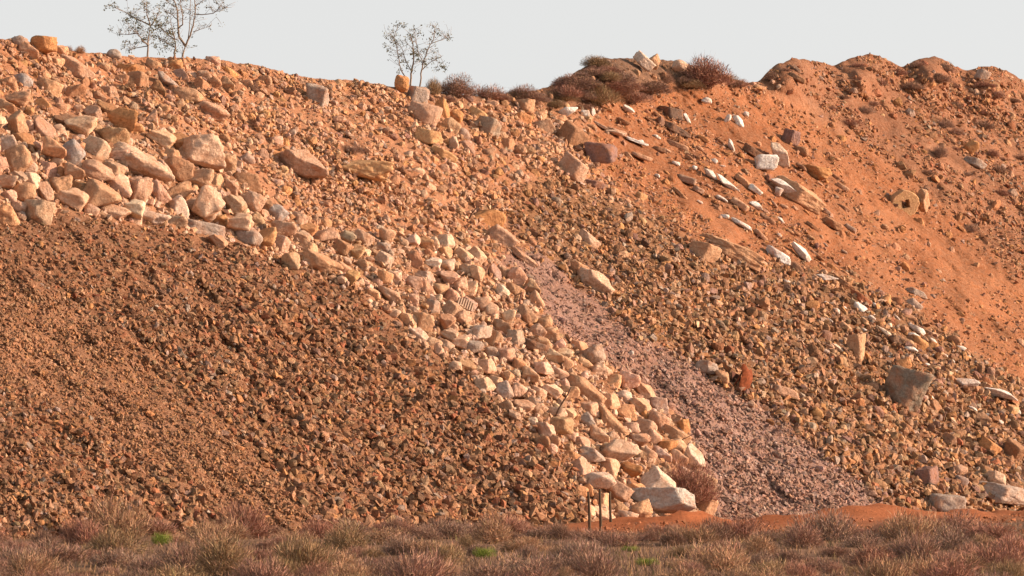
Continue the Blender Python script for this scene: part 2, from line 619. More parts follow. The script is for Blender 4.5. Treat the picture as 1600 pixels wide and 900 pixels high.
# ------------------------------------------------------------------ tip face (waste rock dump)
us = np.arange(-520, 2121, 4.0)
rows = 185
TOEV = 868.0
f = np.linspace(0, 1, rows)
SV = skyline(us)
U = np.repeat(us[:, None], rows, 1)
V = SV[:, None] + (TOEV - SV)[:, None] * f[None]
P = surf(U, V)
nrm_noise = 0.035 * fbm(P[..., 0] * 2.2, P[..., 1] * 2.2, P[..., 2] * 2.2, 15, 3)
P = P + NRM * nrm_noise[..., None]
back = []
for s_, dz in ((55, -26.0), (36, -1.2), (16, -0.5), (6, -0.2), (2, -0.06)):
    q = P[:, :1].copy(); q[..., 1] += s_; q[..., 2] += dz
    back.append(q)
P = np.concatenate(back + [P], 1)
US = np.concatenate([U[:, :5] * 0 + us[:, None], U], 1)
VS = np.concatenate([np.repeat(SV[:, None], 5, 1), V], 1)
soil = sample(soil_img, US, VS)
_a = R(37)
_s = US * math.cos(_a) + VS * math.sin(_a); _q = -US * math.sin(_a) + VS * math.cos(_a)
streak = fbm(_s / 170, _q / 13, 0, 141, 3)                  # runs of coarser, finer, paler and redder earth
patch = fbm(US / 60, VS / 45, 0, 151, 3)
soil = soil * (1 + 0.16 * streak + 0.10 * patch)[..., None] * (1 + np.array((0.0, 0.05, 0.09)) * patch[..., None])
ni, nj = US.shape
idx = np.arange(ni * nj).reshape(ni, nj)
quads = np.stack([idx[:-1, :-1], idx[:-1, 1:], idx[1:, 1:], idx[1:, :-1]], -1).reshape(-1, 4)
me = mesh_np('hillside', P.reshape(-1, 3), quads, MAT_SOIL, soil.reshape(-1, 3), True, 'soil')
tag(link('hillside', me), kind='structure')


def anchor(u, v, e):
    """centre for a thing of embed height e (metres above the face) seen at (u, v)"""
    u = np.asarray(u, float); v = np.asarray(v, float)
    va = np.maximum(v, skyline(u) + 2)
    rr = ray(u, v)
    k = np.clip(-(ray(u, va) @ NRM), 0.2, None)
    t_ = depth(u, va) - e / k
    return CAMP + rr * t_[..., None], t_ / F


# ------------------------------------------------------------------ colours
PAL = {
    'cream': (0.64, 0.455, 0.335), 'pale': (0.68, 0.53, 0.43), 'tan': (0.52, 0.325, 0.205), 'yellow': (0.60, 0.375, 0.20),
    'pink': (0.52, 0.34, 0.245), 'grey': (0.40, 0.33, 0.285), 'blue-grey': (0.36, 0.325, 0.31), 'orange': (0.52, 0.27, 0.125),
    'brown': (0.33, 0.19, 0.115), 'dark': (0.17, 0.115, 0.09), 'purple': (0.27, 0.17, 0.15), 'olive': (0.33, 0.225, 0.14),
    'white': (0.84, 0.80, 0.76), 'red': (0.36, 0.14, 0.08),
}
WORD = {'cream': 'cream', 'pale': 'pale', 'tan': 'tan', 'yellow': 'yellowish', 'pink': 'pinkish', 'grey': 'grey', 'blue-grey': 'bluish grey',
        'orange': 'orange', 'brown': 'brown', 'dark': 'dark', 'purple': 'purplish', 'olive': 'olive brown', 'white': 'white', 'red': 'reddish'}

# ------------------------------------------------------------------ named boulders, slabs and fragments
# u, v, width, height (photograph pixels, before roll), roll clockwise, shape, colour, name, label, short phrase for neighbours
H = [
 (68, 69, 44, 28, -4, 'block', 'orange', 'boulder', 'orange brown boulder on the crest at far left against the sky', 'the orange crest boulder'),
 (30, 65, 28, 20, 0, 'round', 'grey', 'boulder', 'rounded grey boulder on the crest beside the orange one', None),
 (178, 85, 26, 17, 8, 'round', 'grey', 'rock', 'small grey rock on the crest left of the first tree', 'the grey crest rock'),
 (494, 152, 42, 42, 14, 'block', 'grey', 'boulder', 'grey squarish boulder with one narrow bright side below the crest', 'the grey squarish boulder'),
 (628, 131, 24, 28, 0, 'round', 'orange', 'boulder', 'small upright orange boulder on the crest at the foot of the sapling', 'the upright orange crest boulder'),
 (652, 149, 38, 30, 10, 'block', 'grey', 'boulder', 'grey boulder just below the sapling on the crest', None),
 (662, 178, 54, 40, 20, 'block', 'pink', 'boulder', 'broad pinkish boulder below the sapling', 'the broad pinkish boulder'),
 (690, 172, 24, 40, -10, 'ang', 'orange', 'rock', 'narrow orange rock standing beside the broad pinkish boulder', None),
 (712, 183, 26, 26, 0, 'round', 'orange', 'rock', 'round orange rock right of the broad pinkish boulder', None),
 (747, 180, 36, 20, 35, 'block', 'yellow', 'rock', 'yellowish slanting rock below the brush on the crest', None),
 (310, 236, 92, 58, 6, 'block', 'cream', 'boulder', 'big cream boulder with a large bright face in the left boulder field', 'the big cream boulder'),
 (224, 257, 112, 40, 24, 'lump', 'cream', 'boulder', 'long knobbly cream boulder sloping down left of the big one', 'the long knobbly boulder'),
 (112, 240, 44, 46, 0, 'round', 'blue-grey', 'boulder', 'rounded bluish grey boulder in the left boulder field', 'the rounded bluish boulder'),
 (145, 266, 74, 34, 10, 'lump', 'pink', 'boulder', 'lumpy pinkish boulder below the rounded bluish grey one', None),
 (152, 300, 68, 48, -14, 'tri', 'tan', 'boulder', 'three sided tan boulder in the left boulder field', 'the three sided tan boulder'),
 (36, 301, 42, 34, 0, 'round', 'tan', 'boulder', 'rounded tan boulder near the left edge above the brown gravel', 'the rounded tan boulder'),
 (30, 252, 46, 52, 0, 'lump', 'tan', 'boulder', 'knobbly tan boulder at the left edge of the boulder field', 'the knobbly tan boulder'),
 (10, 285, 36, 26, 10, 'ang', 'cream', 'rock', 'cream rock cut by the left edge of the photo', None),
 (70, 300, 26, 40, -28, 'block', 'pink', 'rock', 'leaning pinkish rock right of the rounded tan boulder', None),
 (96, 288, 42, 34, -30, 'lump', 'tan', 'rock', 'knobbly tan rock leaning right above the brown gravel at left', None),
 (217, 297, 46, 46, 0, 'block', 'pink', 'boulder', 'squarish pinkish boulder below the long knobbly one', None),
 (272, 306, 66, 27, -27, 'block', 'tan', 'boulder', 'long tan boulder tilted up to the right below the big cream one', 'the uptilted tan boulder'),
 (326, 318, 54, 58, 0, 'lump', 'cream', 'boulder', 'tall knobbly cream boulder right below the big cream one', 'the tall knobbly boulder'),
 (300, 322, 30, 26, 0, 'ang', 'cream', 'rock', 'small bright cream rock against the tall knobbly boulder', None),
 (175, 331, 60, 27, -5, 'lump', 'cream', 'boulder', 'low cream boulder at the upper edge of the brown gravel', 'the low cream boulder'),
 (236, 341, 64, 26, 8, 'lump', 'pale', 'boulder', 'pale lumpy boulder resting on the brown gravel edge', None),
 (310, 356, 94, 24, 9, 'beam', 'grey', 'boulder', 'long flat grey boulder lying along the brown gravel edge', 'the long flat grey boulder'),
 (388, 371, 46, 34, 10, 'round', 'grey', 'boulder', 'rounded grey boulder at the right end of the boulder field', 'the rounded grey boulder'),
 (280, 325, 28, 40, -25, 'block', 'pale', 'rock', 'pale blade of rock leaning below the uptilted tan boulder', None),
 (92, 208, 26, 30, 0, 'ang', 'cream', 'rock', 'cream upright rock above the rounded bluish grey boulder', None),
 (25, 195, 34, 44, -18, 'block', 'tan', 'boulder', 'leaning tan boulder at the upper left near the photo edge', 'the leaning tan boulder'),
 (190, 190, 50, 50, 20, 'ang', 'orange', 'boulder', 'angular orange boulder above the long knobbly one', 'the angular orange boulder'),
 (145, 180, 36, 34, 20, 'ang', 'pink', 'boulder', 'pinkish angular boulder left of the angular orange boulder', None),
 (120, 108, 66, 30, 26, 'block', 'pink', 'boulder', 'pinkish slanting boulder a short way below the left crest', 'the pinkish slanting boulder'),
 (35, 128, 34, 28, 10, 'round', 'blue-grey', 'boulder', 'bluish grey round boulder high on the left slope', None),
 (295, 150, 48, 26, 8, 'round', 'tan', 'boulder', 'rounded tan boulder below the trees on the crest', 'the round tan boulder below the trees'),
 (262, 128, 42, 24, 24, 'ang', 'grey', 'boulder', 'grey slanting boulder below the trees on the crest', None),
 (325, 175, 70, 34, 22, 'lump', 'pink', 'boulder', 'low pinkish boulder half buried above the big cream one', 'the half buried pinkish boulder'),
 (238, 186, 24, 32, 10, 'ang', 'pink', 'rock', 'pinkish upright rock right of the angular orange boulder', None),
 (473, 255, 92, 44, 33, 'ang', 'pink', 'boulder', 'pinkish grey flat boulder lying on the slope with grey patches', 'the pinkish grey flat boulder'),
 (566, 262, 98, 38, 14, 'wedge', 'yellow', 'boulder', 'wedge shaped yellowish boulder with a dark underside in mid slope', 'the wedge shaped boulder'),
 (670, 214, 46, 24, 12, 'slab', 'yellow', 'rock', 'yellowish slab below the broad pinkish boulder', 'the yellowish slab'),
 (693, 242, 46, 18, 30, 'slab', 'yellow', 'rock', 'thin yellowish slab below the larger yellowish slab', None),
 (709, 228, 18, 32, 12, 'ang', 'cream', 'rock', 'upright cream rock beside the thin yellowish slab', None),
 (762, 342, 56, 36, 20, 'ang', 'orange', 'boulder', 'bright orange boulder above the top of the purple gravel', 'the bright orange boulder'),
 (895, 264, 50, 42, 30, 'slab', 'pink', 'boulder', 'flat pinkish rock face up just left of the purplish block', 'the flat pinkish rock'),
 (938, 241, 54, 36, 5, 'block', 'purple', 'boulder', 'purplish brown block with an orange lit end', 'the purplish block'),
 (895, 213, 50, 40, 30, 'block', 'brown', 'boulder', 'brown cracked boulder above the purplish block', 'the brown cracked boulder'),
 (925, 288, 44, 15, 12, 'slab', 'purple', 'rock', 'thin purplish slab under the flat pinkish rock', None),
 (1100, 394, 52, 32, 22, 'block', 'tan', 'boulder', 'tan block with grey left side in the right rubble', 'the tan block'),
 (1140, 390, 116, 28, 26, 'slab', 'tan', 'boulder', 'large dusty slab half buried behind the tan block', 'the large dusty slab'),
 (1414, 606, 68, 72, 24, 'block', 'olive', 'boulder', 'big dark olive block standing in the lower right rubble', 'the big olive block'),
 (1337, 543, 30, 48, 6, 'block', 'tan', 'boulder', 'upright tan block left above the big olive block', 'the upright tan block'),
 (1320, 512, 26, 18, 20, 'ang', 'tan', 'rock', 'small tan rock above the upright tan block', None),
 (1225, 614, 52, 20, 16, 'slab', 'pink', 'rock', 'pinkish slab in the rubble right of the rusty scrap', 'the pinkish rubble slab'),
 (1246, 303, 96, 32, 31, 'beam', 'tan', 'beam', 'long tan concrete beam lying down the orange slope', 'the long tan beam'),
 (1236, 216, 30, 28, 20, 'block', 'purple', 'rock', 'purplish rock on the orange earth above the white slab', 'the purplish rock'),
 (1252, 236, 24, 18, 20, 'ang', 'brown', 'rock', 'brown rock just below the purplish rock on orange earth', None),
 (1275, 268, 50, 26, 25, 'lump', 'orange', 'rock', 'orange dusty lump of rock right of the white slab', None),
 (1518, 231, 24, 26, 10, 'ang', 'orange', 'rock', 'orange rock on the far right slope above a grey one', 'the far right orange rock'),
 (1522, 256, 40, 20, 22, 'block', 'grey', 'rock', 'grey rock on the far right slope below an orange one', None),
 (1006, 96, 38, 18, 42, 'beam', 'pale', 'concrete_block', 'pale tilted concrete block on top of the brushy mound', 'the tilted concrete block'),
 (1022, 96, 20, 26, 0, 'ang', 'tan', 'rock', 'tan rock against the tilted concrete block', None),
 (1062, 103, 25, 20, 12, 'round', 'cream', 'rock', 'round cream rock between the concrete block and the ball bush', 'the round cream rock'),
 (1036, 782, 106, 44, 3, 'block', 'grey', 'boulder', 'large grey boulder overhanging the orange earth at the toe', 'the large grey toe boulder'),
 (1028, 748, 56, 42, -4, 'tri', 'pale', 'boulder', 'pointed pale boulder on top of the large grey toe boulder', 'the pointed pale boulder'),
 (970, 706, 64, 40, 8, 'ang', 'cream', 'boulder', 'cream boulder near the foot of the pale rock band', 'the foot boulder of the pale band'),
 (933, 751, 60, 28, -4, 'lump', 'pale', 'boulder', 'low pale boulder behind the fence posts', 'the low pale boulder'),
 (968, 771, 42, 38, 20, 'ang', 'pink', 'boulder', 'pinkish grey boulder between the posts and the grey toe boulder', None),
 (985, 735, 38, 28, 0, 'ang', 'orange', 'rock', 'orange rock under the cream foot boulder', None),
 (926, 712, 44, 26, 10, 'ang', 'grey', 'boulder', 'grey angular boulder left of the cream foot boulder', None),
 (1042, 697, 36, 22, 0, 'block', 'orange', 'rock', 'orange block at the lower right of the pale band', 'the orange block'),
 (1052, 678, 58, 22, 30, 'block', 'tan', 'boulder', 'long tan boulder sloping above the orange block', None),
 (1068, 668, 22, 28, 0, 'block', 'orange', 'rock', 'small orange block beside the purple gravel', None),
 (1000, 690, 34, 26, 0, 'ang', 'pink', 'rock', 'pinkish rock right of the cream foot boulder', None),
 (955, 660, 70, 20, 45, 'block', 'tan', 'boulder', 'narrow tan boulder slanting down the pale band', 'the narrow slanting boulder'),
 (915, 610, 74, 28, 42, 'slab', 'tan', 'boulder', 'long tan slab slanting beside the bare stick', 'the long tan slab'),
 (975, 620, 28, 24, 35, 'round', 'pale', 'rock', 'rounded pale rock at the purple gravel edge', None),
 (924, 665, 44, 20, 52, 'slab', 'grey', 'rock', 'grey blade of rock in the pale band', None),
 (865, 645, 44, 22, 14, 'block', 'cream', 'rock', 'cream split block below the long tan slab', None),
 (655, 525, 44, 26, 22, 'lump', 'pale', 'boulder', 'pale boulder on the edge of the brown gravel in mid slope', 'the pale edge boulder'),
 (660, 503, 40, 30, 20, 'block', 'tan', 'boulder', 'tan boulder with grey side above the pale edge boulder', None),
 (612, 463, 54, 22, 40, 'lump', 'cream', 'boulder', 'cream boulder slanting along the brown gravel edge', 'the slanting edge boulder'),
 (748, 520, 42, 26, 5, 'block', 'pale', 'boulder', 'pale squarish boulder in the middle of the pale band', 'the pale squarish boulder'),
 (712, 573, 24, 20, 8, 'round', 'cream', 'rock', 'round cream rock beside the brown gravel in mid slope', None),
 (740, 543, 34, 24, 0, 'round', 'grey', 'rock', 'round grey rock below the pale squarish boulder', None),
 (830, 540, 60, 18, 20, 'beam', 'dark', 'rock', 'dark long rock in the pale band beside the purple gravel', 'the dark long rock'),
 (500, 412, 74, 30, 24, 'lump', 'tan', 'boulder', 'tan lumpy boulder at the corner of the brown gravel', 'the tan corner boulder'),
 (432, 334, 40, 30, 10, 'round', 'blue-grey', 'boulder', 'bluish grey boulder right of the tall knobbly one', 'the bluish grey boulder'),
 (500, 370, 60, 20, -16, 'slab', 'pink', 'rock', 'pinkish slab tilted up right above the tan corner boulder', None),
 (785, 372, 56, 30, 36, 'slab', 'pink', 'boulder', 'pinkish slab at the very top of the purple gravel', 'the pinkish top slab'),
 (818, 402, 52, 13, 38, 'slab', 'pink', 'flat_rock', 'long pinkish slab flush with the top of the purple gravel', None),
 (930, 440, 66, 34, 40, 'lump', 'cream', 'boulder', 'cream boulder along the upper edge of the purple gravel', 'the cream edge boulder'),
 (905, 420, 40, 20, 20, 'block', 'tan', 'rock', 'tan rock above the cream edge boulder', None),
 (920, 375, 40, 20, 35, 'slab', 'cream', 'rock', 'flat cream rock in the middle of the right rubble', 'the flat cream rock'),
 (1002, 308, 20, 16, 10, 'ang', 'yellow', 'rock', 'small yellowish rock at the top of the right rubble', None),
 (1105, 574, 40, 22, 10, 'block', 'grey', 'rock', 'grey rock on the upper edge of the purple gravel', 'the grey edge rock'),
 (1128, 590, 26, 22, 10, 'ang', 'tan', 'rock', 'tan rock touching the rusty scrap', None),
 (1448, 746, 40, 38, 0, 'block', 'purple', 'boulder', 'purplish block with a bright right side at lower right', 'the purplish lower block'),
 (1480, 790, 64, 36, 4, 'block', 'grey', 'concrete_block', 'grey concrete block half buried at the toe at right', 'the grey concrete block'),
 (1552, 770, 110, 34, 12, 'slab', 'grey', 'concrete_piece', 'broad grey concrete slab sloping at the lower right edge', 'the broad grey slab'),
 (1555, 748, 36, 26, 8, 'ang', 'cream', 'rock', 'cream rock lying on the broad grey slab', None),
 (1500, 735, 26, 20, 0, 'ang', 'pink', 'rock', 'pinkish rock above the grey concrete block', None),
 (1360, 812, 48, 15, 16, 'round', 'pale', 'boulder', 'low pale boulder at the toe right of centre', 'the low pale toe boulder'),
 (1545, 700, 40, 26, 30, 'block', 'orange', 'boulder', 'orange slanting boulder at the lower right', 'the orange slanting boulder'),
 (1585, 705, 36, 40, 10, 'ang', 'brown', 'boulder', 'brown boulder cut by the right edge of the photo', None),
 (1175, 632, 18, 14, 0, 'ang', 'pink', 'rock', 'small pinkish rock just under the rusty scrap', None),
 (985, 552, 10, 8, 0, 'ang', 'white', 'rock', 'tiny white rock on the purple gravel', None),
 (1048, 177, 46, 20, 12, 'block', 'dark', 'flat_rock', 'dark brown block with a pale end below the mound', 'the dark brown block'),
 (1052, 201, 62, 14, 26, 'slab', 'dark', 'flat_rock', 'long dark slab lying under the dark brown block', None),
 (962, 206, 38, 10, 14, 'slab', 'pink', 'flat_rock', 'pinkish slab right of the brown cracked boulder', None),
 (1320, 445, 46, 11, 36, 'beam', 'brown', 'flat_rock', 'long brown slab slanting above the right rubble', 'the long brown slab'),
 (1345, 466, 40, 12, 34, 'beam', 'red', 'flat_rock', 'reddish slab below the long brown one', None),
 (1432, 457, 40, 11, 20, 'slab', 'grey', 'flat_rock', 'grey slab lying alone on orange earth right of the rubble', 'the lone grey slab'),
 (1245, 62 + 60, 30, 10, 25, 'slab', 'brown', 'flat_rock', 'brown slab on the first heap of the right crest', None),
 (1535, 118, 22, 22, 30, 'slab', 'grey', 'flat_rock', 'grey slab on the rightmost heap of the crest', None),
 (1240, 107, 24, 12, 20, 'ang', 'dark', 'rock', 'dark rock on the first heap of the right crest', None),
]
# white and pale fragments of slab, plaster and concrete strewn on the right of the tip
WF = [
 (1198, 254, 34, 24, 8, 'largest white slab piece, facing the camera beside the long tan beam', 'the largest white piece'),
 (1218, 243, 42, 22, 44, 'cream white slab piece leaning behind the largest white piece', None),
 (1228, 294, 50, 15, 36, 'white strip lying along the long tan beam', None),
 (1216, 400, 40, 15, 27, 'bright white fragment above the lower right rubble', 'the bright white fragment'),
 (1252, 393, 36, 14, 34, 'pale fragment right of the bright white one', None),
 (888, 174, 28, 13, -10, 'bluish white fragment left of the brown cracked boulder top', 'the bluish white fragment'),
 (914, 177, 14, 10, 0, 'small white fragment right of the bluish white one', None),
 (926, 174, 8, 14, -14, 'tiny upright white fragment near the bluish white one', None),
 (982, 171, 18, 9, 26, 'white fragment below the brush of the mound', None),
 (992, 220, 40, 5, 30, 'thin white sliver right of the purplish block', 'the thin white sliver'),
 (960, 207, 34, 7, 12, 'flat pinkish white sliver above the thin one', None),
 (1104, 157, 15, 10, 10, 'white fragment below the ball bush', 'the white fragment below the ball bush'),
 (1073, 186, 7, 18, -20, 'white end piece beside the dark brown block', None),
 (1154, 190, 20, 13, 25, 'pale white fragment on orange earth below the right crest', 'the pale fragment on orange earth'),
 (1137, 186, 8, 16, 30, 'narrow white fragment left of the pale one on orange earth', None),
 (1166, 178, 9, 7, 20, 'tiny white fragment above the pale one on orange earth', None),
 (1143, 229, 8, 24, -25, 'upright white splinter left above the largest white piece', 'the upright white splinter'),
 (1116, 251, 10, 7, 20, 'small white chip below the upright white splinter', None),
 (1056, 255, 13, 6, 30, 'white chip on bare orange earth right of the purplish block', None),
 (1110, 272, 24, 11, 22, 'white flat fragment left of the long tan beam', 'the white flat fragment'),
 (1136, 287, 40, 9, 32, 'long white fragment just below the white flat one', None),
 (1180, 297, 22, 10, 30, 'mottled white fragment left of the white strip', None),
 (1181, 321, 22, 11, 30, 'clean white fragment below the long tan beam', 'the clean white fragment'),
 (1128, 311, 20, 7, 30, 'white sliver on bare earth left of the clean white fragment', None),
 (1158, 350, 34, 7, 36, 'thin white strip below the clean white fragment', 'the thin white strip'),
 (1290, 434, 36, 10, 20, 'pale grey fragment left of the long brown slab', None),
 (1342, 480, 24, 13, 30, 'white fragment below the reddish slab', 'the white fragment below the reddish slab'),
 (1368, 478, 14, 6, 25, 'white chip right of the white fragment below the reddish slab', None),
 (1383, 520, 32, 9, 32, 'cream white sliver above the upright tan block', 'the cream white sliver'),
 (1390, 510, 8, 10, -20, 'tiny white upright chip beside the cream white sliver', None),
 (1432, 514, 28, 10, 20, 'upper of two white plates in the right rubble', 'the two white plates'),
 (1424, 523, 24, 8, 34, 'lower of two white plates in the right rubble', None),
 (1424, 546, 20, 8, 5, 'white bar below the two white plates', None),
 (1503, 597, 50, 11, 10, 'long greyish white plate right of the big olive block', 'the long greyish white plate'),
 (1556, 613, 64, 13, 22, 'longest white plate sloping at the right edge', 'the longest white plate'),
 (1308, 543, 20, 8, 35, 'pinkish white sliver left of the upright tan block', None),
 (1085, 262, 8, 6, 20, 'tiny white chip left of the white flat fragment', None),
 (1215, 300, 12, 16, 30, 'grey broken end at the top of the long tan beam', None),
 (1230, 440, 10, 6, 20, 'tiny white chip in rubble left of the pale grey fragment', None),
 (1455, 622, 8, 8, 0, 'tiny white chip right of the big olive block', None),
 (1000, 222, 12, 8, 20, 'small white chip touching the thin white sliver', None),
]
SUBF = {'beam': 'concrete beam', 'concrete_block': 'concrete block', 'concrete_piece': 'concrete', 'flat_rock': 'flat rock'}
YAW = {(310, 236): 30, (494, 152): 76, (68, 69): 50, (938, 241): 76, (1414, 606): 80, (1036, 782): 72, (1337, 543): 72, (1100, 394): 48, (1448, 746): 60, (895, 213): 55}
EMB = {(1036, 782): 0.55, (1028, 748): 0.75, (1006, 96): 1.0, (1062, 103): 0.9, (1022, 96): 1.0, (310, 236): 0.4, (566, 262): 0.32, (473, 255): 0.25, (1414, 606): 0.34, (970, 706): 0.45, (933, 751): 0.5,
       (224, 257): 0.4, (326, 318): 0.4, (152, 300): 0.4, (112, 240): 0.4}
LM = []
used_labels = set()
placed = []                                                 # (u, v, radius) of the named things


def put_rock(u, v, w, h, roll, shape, colour, name, label, cat, seed, mat=MAT_ROCK, yaw=None, thick=None, emb=0.2, data=None, rough=0.05):
    px = 0.5 * (w + h)
    dep_px = thick if thick else (0.85 * px if h > 0.5 * w else max(h * 1.3, 0.55 * w))
    cen, mpp = anchor(u, v, 0.0)
    e = emb * min(w, h, dep_px) * float(mpp)
    cen, mpp = anchor(u, v, e)
    mpp = float(mpp)
    if data is None:
        vv, tt = rock_verts(seed, shape, 5 if px > 62 else (4 if px > 24 else (3 if px > 11 else 2)), yaw, rough)
        data = mesh_np(name, vv, tt, mat, None, True)
    o = link(name, data, None, Vector(cen))
    o.scale = (w * mpp, dep_px * mpp, h * mpp)
    o.rotation_euler = (0, R(roll), 0)
    o.color = (*(min(0.85, 1.08 * c_) for c_ in colour), 1)
    tag(o, label, cat)
    used_labels.add(label)
    return o


for i, (u, v, w, h, roll, shape, colour, name, label, short) in enumerate(H):
    mat = MAT_CONC if name in ('beam', 'concrete_block', 'concrete_piece') else MAT_ROCK
    if label.startswith('large grey boulder'):
        PAL['neutral'] = (0.46, 0.43, 0.395); colour = 'neutral'
    if label.startswith('big dark olive'):
        PAL['slate'] = (0.245, 0.215, 0.175); colour = 'slate'
    put_rock(u, v, w, h, roll, shape, PAL[colour], name, label, SUBF.get(name, name), 1000 + i * 7, mat, YAW.get((u, v)), emb=EMB.get((u, v), 0.27 if h > 0.5 * w else 0.18))
    placed.append((u, v, 0.5 * (w + h) * 0.5))
    if short:
        LM.append((u, v, short))
rw = np.random.default_rng(5)
for i, (u, v, w, h, roll, label, short) in enumerate(WF):
    cc = np.array(PAL['white']) * rw.uniform(0.86, 1.04)
    if 'grey' in label:
        cc = np.array((0.58, 0.53, 0.50))
    if 'cream' in label or 'pinkish' in label:
        cc = np.array((0.74, 0.60, 0.48))
    w, h = w * 1.15, h * 1.1
    roll = roll + rw.normal(0, 9)
    o = put_rock(u, v, w, h, roll, 'ang' if i % 3 else 'slab', cc, 'fragment', label, 'fragment', 4000 + i * 5, MAT_CONC, yaw=rw.uniform(5, 40), emb=0.45, rough=0.03)
    o['group'] = 'white fragments strewn over the right slope'
    placed.append((u, v, 0.3 * (w + h)))
    if short:
        LM.append((u, v, short))
LM += [(231, 60, 'the leftmost tree'), (655, 90, 'the lone sapling'), (1100, 105, 'the ball bush'), (940, 795, 'the fence posts'),
       (1418, 316, 'the pierced concrete drum'), (1156, 597, 'the rusty scrap'), (727, 475, 'the ribbed radiator')]
LMU = np.array([[a, b] for a, b, _ in LM], float)
DIRS = ['right of', 'lower right of', 'below', 'lower left of', 'left of', 'upper left of', 'above', 'upper right of']


def make_label(u, v, noun_words, skip=()):
    d = np.hypot(LMU[:, 0] - u, LMU[:, 1] - v)
    order = [k for k in np.argsort(d)[:9] if LM[k][2] not in skip]
    for k in order:
        a = math.degrees(math.atan2(v - LMU[k, 1], u - LMU[k, 0])) % 360
        di = DIRS[int(((a + 22.5) % 360) // 45)]
        near = 'just ' if d[k] < 45 else ('' if d[k] < 90 else ('well ' if d[k] < 170 else 'far '))
        lab = f'{noun_words} {near}{di} {LM[k][2]}'
        if lab not in used_labels and len(lab.split()) <= 16:
            used_labels.add(lab)
            return lab
    for word in ('second', 'third', 'fourth', 'fifth', 'sixth', 'seventh', 'eighth', 'ninth', 'tenth', 'eleventh', 'twelfth'):
        k = order[0]
        a = math.degrees(math.atan2(v - LMU[k, 1], u - LMU[k, 0])) % 360
        di = DIRS[int(((a + 22.5) % 360) // 45)]
        lab = f'{word} {noun_words} {di} {LM[k][2]}'
        if lab not in used_labels:
            used_labels.add(lab)
            return lab
    return None


# ------------------------------------------------------------------ strewn slabs and boards of the dumped building waste
rs = np.random.default_rng(64)
n_slab = 0
while n_slab < 62:
    u = rs.uniform(930, 1330); v = 150 + rs.uniform(0, 300)
    lo_ = 150 + (u - 930) * 0.30; hi_ = 225 + (u - 930) * 0.62
    if not lo_ < v < hi_:
        continue
    w = 12 + 32 * rs.uniform() ** 1.8; h = w * rs.uniform(0.2, 0.42)
    if any((a - u) ** 2 + (b_ - v) ** 2 < (0.7 * (c_ + w / 2)) ** 2 for a, b_, c_ in placed):
        continue
    nm = ['tan', 'pink', 'brown', 'grey', 'orange', 'dark', 'cream'][int(rs.integers(7))]
    lab = make_label(u, v, f"{'long' if w > 26 else 'short'} {WORD[nm]} slab")
    cc = np.array(PAL[nm]) * 0.7 + np.array((0.46, 0.23, 0.125)) * 0.3
    o = put_rock(u, v, w, h, rs.normal(31, 9), 'beam' if rs.uniform() < 0.5 else 'slab', cc, 'flat_rock', lab, 'flat rock', 6000 + n_slab * 3, MAT_ROCK, yaw=rs.uniform(0, 45), emb=rs.uniform(0.1, 0.5), rough=0.04)
    o['group'] = 'slabs of building waste strewn on the orange earth'
    placed.append((u, v, 0.4 * w))
    n_slab += 1

n_chip = 0
while n_chip < 34:
    if rs.uniform() < 0.6:
        u = rs.uniform(960, 1300); v = rs.uniform(150, 420)
        good = 150 + (u - 930) * 0.32 < v < 215 + (u - 930) * 0.62
    else:
        u = rs.uniform(1290, 1590); v = rs.uniform(420, 660)
        good = 425 + (u - 1290) * 0.56 < v < 500 + (u - 1290) * 0.62
    if not good or any((a - u) ** 2 + (b_ - v) ** 2 < (c_ + 9) ** 2 for a, b_, c_ in placed):
        continue
    w = rs.uniform(7, 18); h = w * rs.uniform(0.3, 0.6)
    lab = make_label(u, v, f"{'small' if w < 12 else 'longish'} whitish chip")
    o = put_rock(u, v, w, h, rs.normal(28, 12), 'ang', np.array(PAL['white']) * rs.uniform(0.8, 1.02), 'fragment', lab, 'fragment', 7000 + n_chip, MAT_CONC, emb=0.4, rough=0.03)
    o['group'] = 'white fragments strewn over the right slope'
    placed.append((u, v, 0.4 * w))
    n_chip += 1

# ------------------------------------------------------------------ loose rocks: the 290 largest are things, the rest is joined
MIX = {
    'slope': [('tan', 3), ('pink', 3), ('cream', 2), ('orange', 2), ('grey', 1.6), ('brown', 1.5), ('purple', .6)],
    'mound': [('brown', 3), ('tan', 2), ('grey', 1)],
    'heaps': [('brown', 3), ('tan', 2), ('grey', 1.5), ('red', 2), ('orange', 2)],
    'orange': [('tan', 2), ('orange', 3), ('grey', 1), ('pink', 2), ('brown', 1), ('purple', 1)],
    'rubble': [('olive', 2), ('tan', 2.4), ('brown', 4), ('grey', 1.3), ('orange', 2), ('cream', .9), ('purple', 1.3), ('dark', .9), ('red', .6)],
    'purple': [('purple', 4), ('pink', 2), ('grey', 2.5), ('brown', 1)],
    'cream': [('cream', 5), ('tan', 3.5), ('pink', 2.5), ('pale', 2), ('grey', 1.6), ('orange', 1.6), ('brown', .8)],
    'brown': [('brown', 5), ('tan', 1.6), ('orange', 1.2), ('dark', 1.2), ('olive', 2), ('red', 1.2), ('grey', .6)],
    'fines': [('brown', 4), ('tan', 2.5), ('orange', 1.5), ('olive', 1.5), ('dark', .5)],
}
DUST = {'slope': (0.51, 0.29, 0.168), 'mound': (0.36, 0.21, 0.13), 'heaps': (0.40, 0.20, 0.11), 'orange': (0.48, 0.23, 0.12), 'rubble': (0.40, 0.235, 0.13),
        'purple': (0.35, 0.235, 0.20), 'cream': (0.60, 0.39, 0.262), 'brown': (0.30, 0.155, 0.09), 'fines': (0.32, 0.17, 0.10)}
RNAMES = ['slope'] + ORDER
PN = list(PAL)


